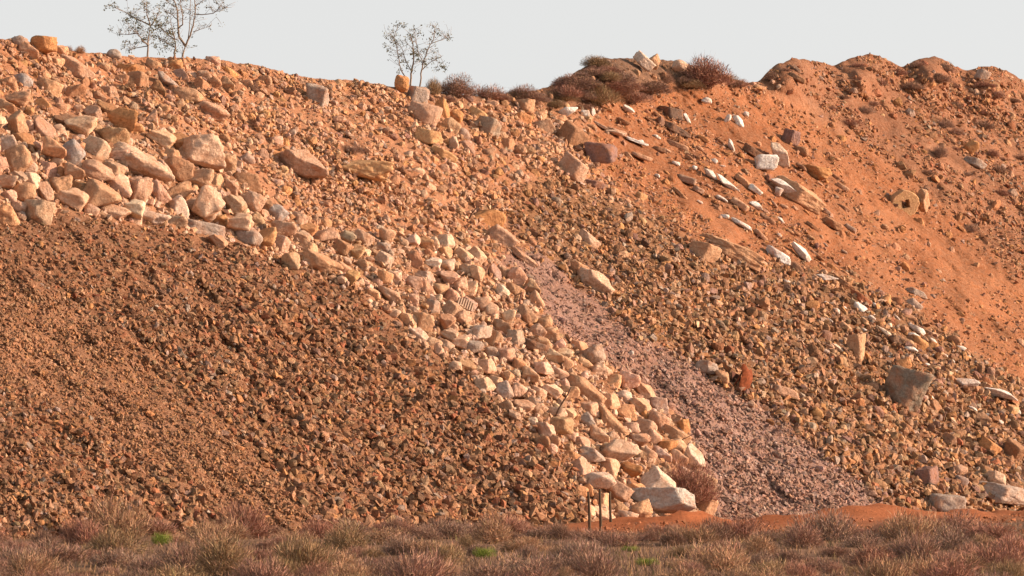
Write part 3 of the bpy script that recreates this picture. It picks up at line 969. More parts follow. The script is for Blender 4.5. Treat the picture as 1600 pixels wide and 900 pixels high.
def pick_colours(rng, reg, n):
    names = [a for a, _ in MIX[reg]]; w = np.array([b for _, b in MIX[reg]], float)
    ids = rng.choice(len(names), n, p=w / w.sum())
    base = np.array([PAL[names[i]] for i in ids])
    if reg == 'purple':
        base = base * 0.55 + np.array((0.33, 0.225, 0.195)) * 0.45
    base = base * {'brown': 0.88, 'fines': 0.92, 'rubble': 0.97, 'slope': 1.1, 'cream': 1.1}.get(reg, 1.0)
    base = base + (np.array(DUST[reg]) - base) * rng.uniform(0.15, 0.6, (n, 1)) * (0.55 if reg in ('brown', 'rubble') else 1.0)
    return [names[i] for i in ids], base * (rng.uniform(0.58, 1.34, (n, 1)) if reg in ('brown', 'rubble', 'purple') else rng.uniform(0.74, 1.2, (n, 1))) * rng.uniform(0.95, 1.05, (n, 3))


# region: (tries, smallest, largest, power) in photograph pixels
LOOSE = {
    'cream': (3400, 9, 36, 2.2), 'slope': (1900, 10, 36, 3.2), 'rubble': (900, 10, 24, 3.2), 'orange': (160, 8, 20, 2.6),
    'heaps': (170, 8, 20, 2.6), 'purple': (110, 8, 17, 2.2), 'brown': (260, 9, 17, 2.6), 'mound': (24, 8, 16, 2.0), 'fines': (30, 8, 14, 2.0),
}
rng = np.random.default_rng(21)
cand = []
for k, reg in enumerate(RNAMES):
    n, lo, hi, pw = LOOSE[reg]
    got = 0
    while got < n:
        u = rng.uniform(-60, 1660, 6000); v = rng.uniform(60, 815, 6000)
        ok = (region_at(u, v) == k) & (v > skyline(u) + 4)
        u, v = u[ok][:n - got], v[ok][:n - got]
        s = lo + (hi - lo) * rng.uniform(0, 1, len(u)) ** pw
        if reg == 'slope':                                  # coarser to the left and along the crest
            coarse = np.clip(1.2 - u / 520, 0.26, 1.0)
            coarse = np.maximum(coarse, 0.9 * np.exp(-((v - skyline(u) - 50) / 45) ** 2) * sstep(600, 700, u))
            s = lo + (s - lo) * np.clip(coarse * 1.3, 0.3, 1.15)
        if reg == 'cream':                                  # bigger at the upper left, smaller in mid band, bigger at the foot
            s = s * np.interp(u, [0, 380, 520, 800, 950, 1100], [1.5, 1.2, 0.8, 0.85, 1.0, 1.1])
        if reg == 'rubble':
            s = s * np.interp(u, [800, 1000, 1350, 1600], [0.8, 0.85, 1.0, 1.25])
        cand += [(a, b, c, reg) for a, b, c in zip(u, v, s)]
        got += len(u)
cand.sort(key=lambda q: -q[2])
keep = []
KU = np.array([p[0] for p in placed]); KV = np.array([p[1] for p in placed]); KR = np.array([p[2] for p in placed])
for (u, v, s, reg) in cand:
    f_ = 0.62 if s > 13 else 0.5
    if np.any((KU - u) ** 2 + (KV - v) ** 2 < (f_ * (KR + s / 2)) ** 2):
        continue
    keep.append((u, v, s, reg))
    KU = np.append(KU, u); KV = np.append(KV, v); KR = np.append(KR, s / 2)
print('loose rocks kept', len(keep))

PROTO = []
for i in range(22):
    shp = ('ang', 'block', 'ang', 'block', 'ang', 'lump')[i % 6]
    vv, tt = rock_verts(700 + i, shp, 4 if i < 10 else 3, None if shp != 'block' else rng.uniform(20, 55), 0.055)
    PROTO.append((mesh_np('rock', vv, tt, MAT_ROCK, None, True), {'ang': 'angular', 'block': 'blocky', 'lump': 'lumpy', 'round': 'rounded'}[shp]))
PLACE = {'slope': 'on the upper slope', 'cream': 'in the pale band', 'rubble': 'in the right rubble', 'orange': 'on orange earth', 'heaps': 'on the right heaps',
         'purple': 'on the purple gravel', 'brown': 'on the brown gravel', 'mound': 'on the brushy mound', 'fines': 'on the brown gravel'}
singles = 0
rest = []
for (u, v, s, reg) in keep:
    inside = 4 < u < 1596
    if singles >= 285 or not inside or s < 10:
        rest.append((u, v, s, reg)); continue
    (nm,), col = pick_colours(rng, reg, 1)
    me, shp = PROTO[rng.integers(10)] if s > 26 else PROTO[rng.integers(10, len(PROTO))]
    asp = rng.uniform(0.62, 0.95)
    w, h = s / math.sqrt(asp) , s * math.sqrt(asp)
    size = 'large' if s > 30 else ('medium' if s > 20 else 'small')
    lab = make_label(u, v, f'{size} {WORD[nm]} {shp} rock')
    if lab is None:
        rest.append((u, v, s, reg)); continue
    o = put_rock(u, v, w, h, rng.normal(22, 22), shp, col[0], 'rock', lab, 'rock', 0, emb=rng.uniform(0.0, 0.55) if reg == 'cream' else rng.uniform(-0.2, 0.2), data=me)
    o['group'] = 'loose rocks ' + PLACE[reg]
    singles += 1
print('single rocks', singles, 'joined', len(rest))


def stones_object(name, label, cat, pts, protos, seed, flat=(0.55, 0.85), emb=(0.0, 0.4), align=0.6):
    """pts: list of (u, v, size px, region) -> one joined mesh lying on the face"""
    rg = np.random.default_rng(seed)
    n = len(pts)
    u = np.array([p[0] for p in pts]); v = np.array([p[1] for p in pts]); s = np.array([p[2] for p in pts])
    regs = np.array([p[3] for p in pts])
    tint = np.zeros((n, 3))
    for r_ in np.unique(regs):
        q = np.where(regs == r_)[0]
        tint[q] = pick_colours(rg, r_, len(q))[1]
    _, mpp = anchor(u, v, np.zeros(n))
    e = rg.uniform(emb[0], emb[1], n) * s * mpp * 0.6
    pos, mpp = anchor(u, v, e)
    a, b = rg.uniform(0.8, 1.35, n), rg.uniform(0.7, 1.1, n)
    c = rg.uniform(flat[0], flat[1], n)
    sc = np.stack([a, b, c], 1) * (s * mpp)[:, None]
    lie = np.einsum('ij,njk->nik', FRAME, rot_z(rg.uniform(0, 6.28, n)) @ rot_x(rg.normal(0, 0.4, n)) @ rot_y(rg.normal(0, 0.4, n)))
    free = rot_z(rg.uniform(0, 6.28, n)) @ rot_x(rg.uniform(0, 6.28, n)) @ rot_y(rg.uniform(0, 6.28, n))
    rot = np.where((rg.uniform(size=n) < align)[:, None, None], lie, free)
    vs_, fs_, cs_, _ = batch(protos, pos, sc, rot, tint, rg)
    me = mesh_np(name, np.concatenate(vs_), np.concatenate(fs_), MAT_STONES, np.concatenate(cs_), False)
    return tag(link(name, me), label, cat, kind='stuff')


KINDS = {'slope': ('hillside_rocks', 'smaller rocks scattered over the upper left slope'), 'cream': ('pale_rocks', 'smaller pale rocks of the cream coloured band'),
         'rubble': ('rubble_rocks', 'smaller rocks of the olive brown rubble at right'), 'orange': ('earth_rocks', 'scattered rocks on the bare orange earth'),
         'heaps': ('heap_rocks', 'rocks in the heaps along the right crest'), 'purple': ('purple_rocks', 'larger stones in the purple gravel'),
         'brown': ('gravel_rocks', 'larger stones in the brown gravel pile'), 'mound': ('mound_rocks', 'rocks on the brushy mound at the crest'),
         'fines': ('fines_rocks', 'larger stones in the fine brown gravel')}
for reg in RNAMES:
    pts = [p for p in rest if p[3] == reg]
    if pts:
        stones_object(KINDS[reg][0], KINDS[reg][1], 'rocks', pts, MEDIUM, 900 + len(reg), (0.6, 0.95), (0.05, 0.6) if reg in ('cream', 'rubble') else (-0.2, 0.35), 0.5)

# ------------------------------------------------------------------ gravel: too many to count
GRAV = {   # region: (count, smallest, largest, power, flatness)
    'brown': (27000, 3.6, 14.5, 2.4, (0.5, 0.9)), 'fines': (17000, 2.2, 7.5, 2.4, (0.5, 0.85)), 'cream': (7000, 4, 12, 1.8, (0.6, 0.9)),
    'rubble': (21000, 2.8, 13.5, 2.5, (0.5, 0.9)), 'purple': (14000, 1.8, 8.0, 2.6, (0.45, 0.8)), 'slope': (19000, 1.8, 10.5, 2.9, (0.5, 0.9)),
    'orange': (8000, 1.8, 8, 3.0, (0.5, 0.9)), 'heaps': (8000, 2.2, 9, 2.6, (0.5, 0.9)), 'mound': (500, 2, 6, 2.5, (0.5, 0.9)),
}
GN = {'brown': ('brown_gravel', 'coarse brown gravel of the big pile at lower left'), 'fines': ('fine_gravel', 'fine brown gravel streak through the lower left pile'),
      'cream': ('pale_gravel', 'small pale stones filling the cream rock band'), 'rubble': ('rubble_gravel', 'olive brown rubble stones covering the right face'),
      'purple': ('purple_gravel', 'purplish crushed gravel tongue running down the middle'), 'slope': ('slope_gravel', 'small stones in the earth of the upper slope'),
      'orange': ('earth_crumbs', 'small clods and stones on the bare orange earth'), 'heaps': ('heap_gravel', 'small stones on the heaps of the right crest'),
      'mound': ('mound_gravel', 'small stones on the brushy mound')}
rg = np.random.default_rng(1299)                            # clods of earth along the bank at the toe
u = rg.uniform(930, 1660, 5200); v = rg.uniform(796, 836, 5200)
p = ground_point(u, v)
sz = (1.5 + 6.5 * rg.uniform(size=5200) ** 3) * p[:, 1] / F
rot = rot_z(rg.uniform(0, 6.28, 5200)) @ rot_x(rg.uniform(0, 6.28, 5200))
tint = np.array((0.40, 0.165, 0.085)) * rg.uniform(0.75, 1.25, (5200, 1)) + np.array((0.08, 0.07, 0.06)) * (rg.uniform(size=(5200, 1)) > 0.85)
vs_, fs_, cs_, _ = batch(TINY, p, np.stack([sz, sz, sz * 0.75], 1), rot, tint, rg)
tag(link('earth_clods', mesh_np('earth_clods', np.concatenate(vs_), np.concatenate(fs_), MAT_STONES, np.concatenate(cs_), False)), 'orange clods of earth on the bare bank at the toe', 'clods', kind='stuff')
for k, reg in enumerate(RNAMES):
    n, lo, hi, pw, fl = GRAV[reg]
    rg = np.random.default_rng(1300 + k)
    uu, vv = [], []
    got = 0
    while got < n:
        u = rg.uniform(-70, 1670, 20000); v = rg.uniform(60, 850, 20000)
        wn = 5 * rg.normal(size=u.shape)                     # ragged, mixed borders
        ok = (region_at(u + wn, v + 5 * rg.normal(size=u.shape)) == k) & (v > skyline(u) + 1)
        if reg in ('orange', 'heaps', 'slope'):              # stones gather in patches and runs
            a_ = R(37)
            s_ = u * math.cos(a_) + v * math.sin(a_); q_ = -u * math.sin(a_) + v * math.cos(a_)
            pr = 0.5 + 0.9 * fbm(s_ / 120, q_ / 24, 0, 41 + k, 3)
            if reg == 'orange':
                pr = pr * (0.45 + 0.9 * (1 - sstep(950, 1350, u)))
            if reg == 'slope':
                pr = np.maximum(pr, 0.18)
            ok &= rg.uniform(size=u.shape) < pr
        uu.append(u[ok]); vv.append(v[ok]); got += int(ok.sum())
    u = np.concatenate(uu)[:n]; v = np.concatenate(vv)[:n]
    s = lo + (hi - lo) * rg.uniform(0, 1, n) ** pw
    if reg == 'brown':
        s = s * np.interp(v, [340, 480, 700, 810], [0.72, 0.95, 1.08, 1.3]) * np.interp(u, [0, 200, 420], [0.72, 0.78, 1.0])
    if reg == 'purple':
        s = s * np.interp(v, [400, 500, 640, 800], [0.55, 0.8, 1.0, 1.25])
    if reg == 'rubble':
        s = s * np.interp(v, [290, 420, 640, 800], [0.7, 0.9, 1.05, 1.2])
    big = s > 7
    stones_object(GN[reg][0], GN[reg][1], 'gravel', [(a, b, c, reg) for a, b, c in zip(u, v, s)], TINY if reg in ('fines', 'purple', 'orange', 'heaps', 'mound') else TINY + SMALL[:4],
                  1500 + k, fl, (-0.15, 0.75) if reg not in ('orange', 'heaps') else (-0.2, 0.4), 0.55)

# ------------------------------------------------------------------ tubes, plants
def tube(points, radii, sides=5):
    pts = np.array(points, float); n = len(pts)
    tan = np.gradient(pts, axis=0)
    tan /= np.linalg.norm(tan, axis=1, keepdims=True) + 1e-9
    ref = np.array([0.3, 1.0, 0.2])
    a = np.cross(tan, ref); a /= np.linalg.norm(a, axis=1, keepdims=True) + 1e-9
    b_ = np.cross(tan, a)
    ang = np.linspace(0, 2 * math.pi, sides, endpoint=False)
    ring = pts[:, None] + np.asarray(radii)[:, None, None] * (np.cos(ang)[None, :, None] * a[:, None] + np.sin(ang)[None, :, None] * b_[:, None])
    v = ring.reshape(-1, 3)
    f_ = []
    for i in range(n - 1):
        for j in range(sides):
            p0, p1 = i * sides + j, i * sides + (j + 1) % sides
            q0, q1 = p0 + sides, p1 + sides
            f_ += [(p0, p1, q1), (p0, q1, q0)]
    for j in range(1, sides - 1):
        f_.append((0, j + 1, j)); f_.append(((n - 1) * sides, (n - 1) * sides + j, (n - 1) * sides + j + 1))
    return v, np.array(f_)


def join(parts):
    vs_, fs_, b0 = [], [], 0
    for v, f_ in parts:
        vs_.append(v); fs_.append(f_ + b0); b0 += len(v)
    return np.concatenate(vs_), np.concatenate(fs_)


def blades(p, d, length, width, rg):
    """thin three-cornered twigs: p base, d direction (n,3)"""
    n = len(p)
    side = np.cross(d, rg.normal(size=(n, 3)))
    side /= np.linalg.norm(side, axis=1, keepdims=True) + 1e-9
    w = (np.ones(n) * width)[:, None]
    v = np.stack([p - side * w / 2, p + side * w / 2, p + d * (np.ones(n) * length)[:, None]], 1).reshape(-1, 3)
    return v, np.arange(3 * n).reshape(-1, 3)


def bush_mesh(seed, stems=60, twigs=1500, wid=0.010, upright=0.5, ht=0.62, tl=(0.05, 0.17)):
    """a dry shrub one metre wide, standing on its origin"""
    rg = np.random.default_rng(seed)
    parts, tints = [], []
    lobes = [(rg.uniform(-0.24, 0.24), rg.uniform(-0.24, 0.24), rg.uniform(0.55, 1.0)) for _ in range(6)]
    # stems
    az = rg.uniform(0, 6.283, stems); el = np.arccos(rg.uniform(0.15, 1, stems))
    tip = np.stack([0.5 * np.sin(el) * np.cos(az), 0.5 * np.sin(el) * np.sin(az), ht * np.cos(el) * rg.uniform(0.8, 1.05, stems)], 1)
    base = rg.normal(0, 0.05, (stems, 3)); base[:, 2] = -0.03
    L = np.linalg.norm(tip - base, axis=1)
    v, f_ = blades(base, (tip - base) / L[:, None], L, wid * 1.5, rg)
    parts.append((v, f_)); tints.append(np.repeat(rg.uniform(0.45, 0.8, (stems, 1)) * np.ones((1, 3)), 3, 0))
    # twigs fill lobes of the crown
    n = twigs
    lb = rg.integers(0, len(lobes), n)
    lx = np.array([l[0] for l in lobes])[lb]; ly = np.array([l[1] for l in lobes])[lb]; lh = np.array([l[2] for l in lobes])[lb]
    az = rg.uniform(0, 6.283, n); el = np.arccos(rg.uniform(0.0, 1, n)); rad = rg.uniform(0.35, 1.0, n) ** 0.6
    rr_ = 0.27
    pos = np.stack([lx + rr_ * rad * np.sin(el) * np.cos(az), ly + rr_ * rad * np.sin(el) * np.sin(az), np.clip(lh * ht * rad * (0.25 + 0.75 * np.cos(el)) - 0.05, 0, None)], 1)
    d = np.stack([np.sin(el) * np.cos(az), np.sin(el) * np.sin(az), np.cos(el) + upright], 1) + rg.normal(0, 0.45, (n, 3))
    d /= np.linalg.norm(d, axis=1, keepdims=True)
    v, f_ = blades(pos, d, rg.uniform(tl[0], tl[1], n), wid, rg)
    parts.append((v, f_))
    clump = fbm(pos[:, 0] * 6, pos[:, 1] * 6, pos[:, 2] * 6, seed, 2)
    tt = rg.uniform(0.65, 1.25, (n, 1)) * (1 + 0.25 * clump[:, None]) * (1 + rg.normal(0, 0.06, (n, 3)))
    tints.append(np.repeat(np.clip(tt, 0.2, 1.7), 3, 0))
    v, f_ = join(parts)
    return mesh_np('foliage', v, f_, MAT_PLANT, np.concatenate(tints), False)


BUSH = [bush_mesh(40 + i, upright=(0.3, 0.9, 0.5)[i % 3], ht=(0.5, 0.62, 0.72)[i % 3], twigs=2300) for i in range(9)]
BUSH_DENSE = [bush_mesh(80 + i, stems=90, twigs=6000, wid=0.010, upright=0.3, ht=0.7, tl=(0.03, 0.10)) for i in range(3)]
BCOL = {'mauve brown': (0.34, 0.20, 0.145), 'grey brown': (0.30, 0.225, 0.17), 'straw coloured': (0.47, 0.31, 0.165), 'olive': (0.27, 0.22, 0.085),
        'reddish brown': (0.36, 0.165, 0.11), 'dark brown': (0.20, 0.135, 0.095), 'green': (0.20, 0.25, 0.05)}


for k_ in BCOL:
    if k_ != 'green':
        BCOL[k_] = tuple(0.95 * (0.45 * a + 0.55 * b_) for a, b_ in zip(BCOL[k_], (0.345, 0.20, 0.15)))


def put_bush(base, width, height, colour, label, data, rz, name='shrub', cat='shrub', group=None):
    o = link(name, data, None, Vector(base))
    zt = max(v.co.z for v in data.vertices) if 'top' not in data else data['top']
    data['top'] = zt
    o.scale = (width, width, height / zt)
    o.rotation_euler = (0, 0, rz)
    o.color = (*colour, 1)
    return tag(o, label, cat, group)


rg = np.random.default_rng(77)
# on the tip: u, base v, width px, height px, colour, dense, label
TB = [
 (1100, 134, 96, 62, 'reddish brown', 1, 'big round ball bush on top of the mound against the sky'),
 (1138, 128, 50, 18, 'olive', 0, 'low green brown shrub right of the ball bush'),
 (712, 150, 74, 42, 'dark brown', 1, 'dense dark brush right of the sapling on the crest'),
 (756, 152, 70, 28, 'mauve brown', 0, 'low brown brush on the crest between sapling and mound'),
 (812, 150, 60, 24, 'mauve brown', 0, 'low brush at the left foot of the mound'),
 (678, 148, 36, 34, 'olive', 0, 'olive shrub at the right foot of the sapling'),
 (880, 152, 70, 30, 'reddish brown', 0, 'reddish brush on the left shoulder of the mound'),
 (930, 162, 80, 34, 'olive', 0, 'olive brown brush on the front of the mound'),
 (985, 160, 80, 32, 'mauve brown', 0, 'brown brush below the tilted concrete block'),
 (905, 140, 90, 30, 'dark brown', 1, 'wide dark brush along the left flank of the mound'),
 (1010, 146, 80, 28, 'dark brown', 1, 'wide dark brush under the round cream rock'),
 (960, 140, 96, 26, 'mauve brown', 1, 'wide brown brush across the middle of the mound'),
 (925, 118, 50, 16, 'dark brown', 0, 'dark brush on the left skyline of the mound'),
 (955, 126, 50, 20, 'olive', 0, 'olive brush on top of the mound left of the concrete block'),
 (1040, 128, 40, 22, 'dark brown', 0, 'dark brush between the concrete block and the ball bush'),
 (1072, 132, 36, 18, 'dark brown', 0, 'dark twiggy shrub at the foot of the ball bush'),
 (1074, 786, 100, 84, 'reddish brown', 1, 'large brown dry bush behind the toe boulders'),
 (204, 140, 20, 26, 'straw coloured', 0, 'small straw tuft on the left upper slope'),
 (125, 82, 26, 16, 'straw coloured', 0, 'thin grass tuft on the crest right of the orange boulder'),
 (106, 80, 16, 14, 'grey brown', 0, 'thin grey tuft on the crest beside the orange boulder'),
 (1465, 244, 34, 26, 'grey brown', 0, 'grey brown shrub on the far right slope'),
 (1517, 362, 32, 18, 'grey brown', 0, 'small grey shrub low on the far right slope'),
 (1478, 108, 26, 18, 'grey brown', 0, 'thin shrub on the third heap of the right crest'),
 (1375, 132, 30, 16, 'reddish brown', 0, 'reddish shrub on the second heap of the right crest'),
 (1328, 196, 40, 18, 'reddish brown', 0, 'low reddish shrub on the slope under the right heaps'),
 (1465, 128, 44, 18, 'dark brown', 0, 'dark shrub on the face of the third heap'),
 (545, 238, 46, 20, 'grey brown', 0, 'greyish low shrub above the wedge shaped boulder'),
 (1205, 125, 34, 20, 'dark brown', 0, 'dark brush at the left end of the right heaps'),
 (395, 145, 24, 24, 'dark brown', 0, 'dark small shrub below the crest right of the trees'),
]
rb = np.random.default_rng(123)
for k in range(120):
    u = rb.uniform(690, 1165); v = skyline(np.float64(u)) + rb.uniform(4, 62)
    if not in_poly(np.array(u), np.array(float(v)), POLY['mound']):
        continue
    if 975 < u < 1080 and v < 128:
        continue
    nm = ['dark brown', 'mauve brown', 'olive', 'reddish brown', 'grey brown'][int(rb.integers(5))]
    w = rb.uniform(28, 70)
    lab = make_label(u, v, f"{'broad' if w > 44 else 'little'} {nm} mound brush")
    if lab:
        TB.append((u, v + 4, w, w * rb.uniform(0.25, 0.42), nm, int(w > 40), lab))
for k in range(46):
    u = rb.uniform(1190, 1600); v = skyline(np.float64(u)) + 8 + rb.uniform(0, 1) ** 1.6 * 190
    if int(region_at(np.array(u), np.array(float(v)))) != 2:
        continue
    nm = ['dark brown', 'mauve brown', 'grey brown', 'reddish brown'][int(rb.integers(4))]
    w = rb.uniform(16, 42)
    lab = make_label(u, v, f"{'wide' if w > 30 else 'tiny'} {nm} heap shrub")
    if lab:
        TB.append((u, v + 4, w, w * rb.uniform(0.3, 0.5), nm, 0, lab))
for (u, v, w, h, colour, dense, label) in TB:
    p, mpp = anchor(np.float64(u), np.float64(v), 0.0)
    data = BUSH_DENSE[int(rg.integers(3))] if dense else BUSH[int(rg.integers(9))]
    put_bush(p - np.array([0, 0, 0.05]), w * float(mpp), h * float(mpp), BCOL[colour], label, data, rg.uniform(0, 6.28), group='shrubs growing on the tip')

# scrub in front of the tip
LM += [(255, 838, 'the bright green bush at left'), (757, 860, 'the small green bush'), (120, 820, 'the left toe of the brown gravel'), (480, 820, 'the middle toe of the brown gravel')]
GB = [(1010, 884, 40, 16, 'green', 'yellowish green tuft in the scrub below the large grey toe boulder'), (985, 862, 30, 12, 'green', 'low green tuft in the scrub just below the fence posts'), (253, 852, 34, 26, 'green', 'bright green bush in the scrub at lower left'), (757, 872, 38, 22, 'green', 'small green bush in the scrub below the brown gravel toe')]
LMU = np.array([[a, b] for a, b, _ in LM], float)
for (u, v, w, h, colour, label) in GB:
    p = ground_point(np.float64(u), np.float64(v)); mpp = p[1] / F
    put_bush(p, w * mpp, h * mpp, BCOL[colour], label, BUSH[4], 0.4, group='scrub in front of the tip')
scrub = [(30, 834, 118), (186, 838, 124), (120, 852, 96), (330, 846, 110), (600, 850, 120), (700, 842, 90), (1290, 846, 110), (930, 846, 90)]
tries = 0
while len(scrub) < 205 and tries < 6000:
    tries += 1
    u = rg.uniform(-15, 1615)
    v = rg.uniform(826, 932) if u < 850 else rg.uniform(836, 932)
    if u > 1180 and v < 850 and rg.uniform() < 0.4:
        continue
    if 860 < u < 1180 and v < 838 and rg.uniform() < 0.5:
        continue
    if any(abs(u - g_[0]) < 62 and g_[1] - 2 < v < g_[1] + 44 for g_ in GB):
        continue
    wpx = rg.uniform(45, 125) * np.interp(v, [820, 920], [0.85, 1.2])
    if any((a - u) ** 2 + (2.2 * (b_ - v)) ** 2 < (0.42 * (c_ + wpx) / 2) ** 2 for a, b_, c_ in scrub):
        continue
    scrub.append((u, v, wpx))
SIDE = ['far left', 'left', 'middle', 'right', 'far right']
for (u, v, wpx) in scrub:
    names = ['mauve brown', 'grey brown', 'straw coloured', 'olive', 'reddish brown', 'dark brown']
    colour = names[int(rg.choice(6, p=[.27, .25, .2, .1, .1, .08]))]
    p = ground_point(np.float64(u), np.float64(v)); mpp = p[1] / F
    hp = wpx * (0.28 + 0.42 * rg.uniform() ** 1.6)
    size = 'big' if wpx > 80 else ('medium' if wpx > 55 else 'small')
    row = 'front' if v > 890 else ('middle' if v > 855 else 'back')
    lab = make_label(u, v - hp / 2, f'{size} {colour} {row} row shrub', skip=('the ball bush',))
    if lab is None:
        continue
    col = np.array(BCOL[colour]) * rg.uniform(0.85, 1.15)
    put_bush(p - np.array([0, 0, 0.03]), wpx * mpp, hp * mpp, col, lab, BUSH[int(rg.integers(9))], rg.uniform(0, 6.28), group='scrub in front of the tip')

# dry grass between the shrubs
n = 42000
u = rg.uniform(-60, 1660, n); v = rg.uniform(815, 930, n)
p = ground_point(u, v)
bare_ = sstep(-26, -8, p[:, 1] - (180 + math.tan(TH) * (p[:, 0] + 7)) + 5 * fbm(p[:, 0] / 4, p[:, 1] / 8, 0, 81, 3)) * sstep(-2, 4, p[:, 0])
ok = rg.uniform(size=n) > 0.93 * bare_
p = p[ok]; n = len(p)
d = np.stack([rg.normal(0, 0.4, n), rg.normal(0, 0.4, n), np.ones(n)], 1); d /= np.linalg.norm(d, axis=1, keepdims=True)
hh = rg.uniform(0.08, 0.30, n) * (0.7 + 0.5 * fbm(p[:, 0] / 1.5, p[:, 1] / 3, 0, 91, 2))
v_, f_ = blades(p, d, np.clip(hh, 0.05, 0.5), rg.uniform(0.012, 0.026, n), rg)
pal = np.array([(0.36, 0.24, 0.14), (0.30, 0.20, 0.14), (0.42, 0.27, 0.14), (0.27, 0.19, 0.15), (0.24, 0.22, 0.08)])
ci = rg.choice(5, n, p=[.3, .25, .2, .17, .08])
gcol = pal[ci] * rg.uniform(0.5, 0.95, (n, 1)) * np.array((1, 0.95, 1))
me = mesh_np('dry_grass', v_, f_, MAT_PLANT, np.repeat(gcol, 3, 0), False)
o = tag(link('dry_grass', me), 'short dry grass and twigs covering the flat ground', 'grass', kind='stuff')
o.color = (1, 1, 1, 1)

# ------------------------------------------------------------------ trees on the crest
def tree(label, base, limbs, clumps, seed, leaf_n=9, twig=5, rad0=0.05, fork=0):
    rg = np.random.default_rng(seed)
    bp, mpp = anchor(np.float64(base[0]), np.float64(base[1]), 0.0)
    mpp = float(mpp)
    t0 = mpp * F + 0.9
    root = link('tree', None, None, Vector(CAMP + ray(np.float64(base[0]), np.float64(base[1])) * t0))
    tag(root, label, 'tree')
    org = np.array(root.location)

    def at(u, v, off):
        return CAMP + ray(np.float64(u), np.float64(v)) * (t0 + off) - org

    tr, br, tips = [], [], []
    for li, (r0, pts) in enumerate(limbs):
        k0 = rg.normal(0, 0.5) if li else 0.0
        dense, n_ = [], len(pts)
        q = np.array(pts, float)
        tt_ = np.linspace(0, n_ - 1, (n_ - 1) * 4 + 1)
        uu = np.interp(tt_, range(n_), q[:, 0]) + rg.normal(0, 0.35, len(tt_)); vv = np.interp(tt_, range(n_), q[:, 1])
        uu[0], uu[-1] = q[0, 0], q[-1, 0]
        line = [at(a, b_, k0 * (i / len(tt_))) for i, (a, b_) in enumerate(zip(uu, vv))]
        if li < fork + 1:
            line[0] = line[0] + np.array([0, 0, -0.35])
        rr_ = 1.0 * np.linspace(r0, r0 * 0.3, len(line))
        (tr if li < fork + 1 else br).append(tube(line, rr_))
        for k in range(twig * n_):
            i = int(rg.integers(len(line) // 3, len(line)))
            a0 = np.array(line[i])
            dd = np.array([rg.normal(0, 1), rg.normal(0, 1), rg.uniform(0.0, 1.2)]); dd /= np.linalg.norm(dd)
            L = rg.uniform(0.18, 0.55)
            mid = a0 + dd * L * 0.5 + rg.normal(0, 0.03, 3); end = a0 + dd * L + np.array([0, 0, 0.04])
            br.append(tube([a0, mid, end], [0.007, 0.005, 0.004], 4)); tips.append(end)
    lv = []
    leaf_p, leaf_d = [], []
    for (cu, cv, cs) in clumps:
        c0 = at(cu, cv, rg.normal(0, 0.35))
        m = int(2.3 * leaf_n * cs)
        leaf_p.append(c0 + rg.normal(0, 0.075 * math.sqrt(cs), (m, 3)))
        # twig from the nearest limb point to the clump
        allp = np.concatenate([x[0] for x in tr + br])
        nr = allp[np.argmin(((allp - c0) ** 2).sum(1))]
        br.append(tube([nr, (nr + c0) / 2 + rg.normal(0, 0.03, 3), c0], [0.008, 0.006, 0.004], 4))
    for e_ in tips:
        if rg.uniform() < 0.5:
            leaf_p.append(e_ + rg.normal(0, 0.04, (max(2, leaf_n // 3), 3)))
    lp = np.concatenate(leaf_p)
    dd = rg.normal(size=lp.shape); dd[:, 2] -= 0.5; dd /= np.linalg.norm(dd, axis=1, keepdims=True)
    sd = np.cross(dd, rg.normal(size=lp.shape)); sd /= np.linalg.norm(sd, axis=1, keepdims=True)
    ll = rg.uniform(0.055, 0.10, len(lp))[:, None]
    vv = np.stack([lp, lp + dd * ll * 0.5 + sd * ll * 0.26, lp + dd * ll, lp + dd * ll * 0.5 - sd * ll * 0.26], 1).reshape(-1, 3)
    ff = np.arange(len(vv)).reshape(-1, 4)
    v1, f1 = join(tr)
    link('trunk', mesh_np('trunk', v1, f1, MAT_BARK, None, True), root)
    if br:
        v1, f1 = join(br)
        link('branches', mesh_np('branches', v1, f1, MAT_BARK, None, True), root)
    link('crown', mesh_np('crown', vv, ff, MAT_LEAF, None, False), root)
    return root


tree('leafy leftmost tree on the crest with one straight stem', (231, 88),
     [(0.04, [(231, 90), (231, 72), (232, 55), (235, 40)]), (0.03, [(232, 70), (222, 63), (215, 52), (205, 44)]), (0.03, [(235, 40), (222, 33), (208, 27), (198, 20), (180, 12)]),
      (0.028, [(236, 40), (244, 28), (249, 15)]), (0.028, [(235, 42), (229, 20), (229, 4)]), (0.022, [(230, 72), (212, 75), (200, 79)]), (0.02, [(215, 52), (200, 54), (187, 54)])],
     [(172, 8, .8), (165, 12, .6), (178, 12, .6), (203, 22, 1.2), (198, 30, 1.2), (214, 27, .9), (207, 25, 1), (205, 44, 1), (213, 48, 1.8), (219, 40, 1.4), (228, 5, 1.3), (230, 17, 1), (235, 30, 1.6),
      (245, 38, 1), (250, 41, 1), (226, 58, .9), (241, 58, .8), (243, 70, 1.2), (212, 65, 1), (193, 71, .6), (200, 79, .8), (173, 43, .6), (187, 54, .6), (241, 29, 1), (236, 46, 2), (197, 33, 1.1), (212, 36, 1), (222, 62, .7)], 5, 13)
tree('short leafy tree in the middle of the three on the left crest', (272, 88),
     [(0.045, [(272, 90), (274, 75), (273, 62)]), (0.03, [(273, 62), (265, 56), (255, 47), (246, 36)]), (0.02, [(273, 62), (268, 40), (267, 22)]), (0.02, [(273, 74), (262, 68), (254, 62)])],
     [(265, 50, 2), (254, 62, 1.5), (260, 64, 1.5), (257, 72, 1), (252, 80, 1), (266, 70, 1.5), (270, 68, 1.2), (250, 42, 1), (246, 34, 1), (268, 50, 1.2), (276, 80, .8)], 6, 12)
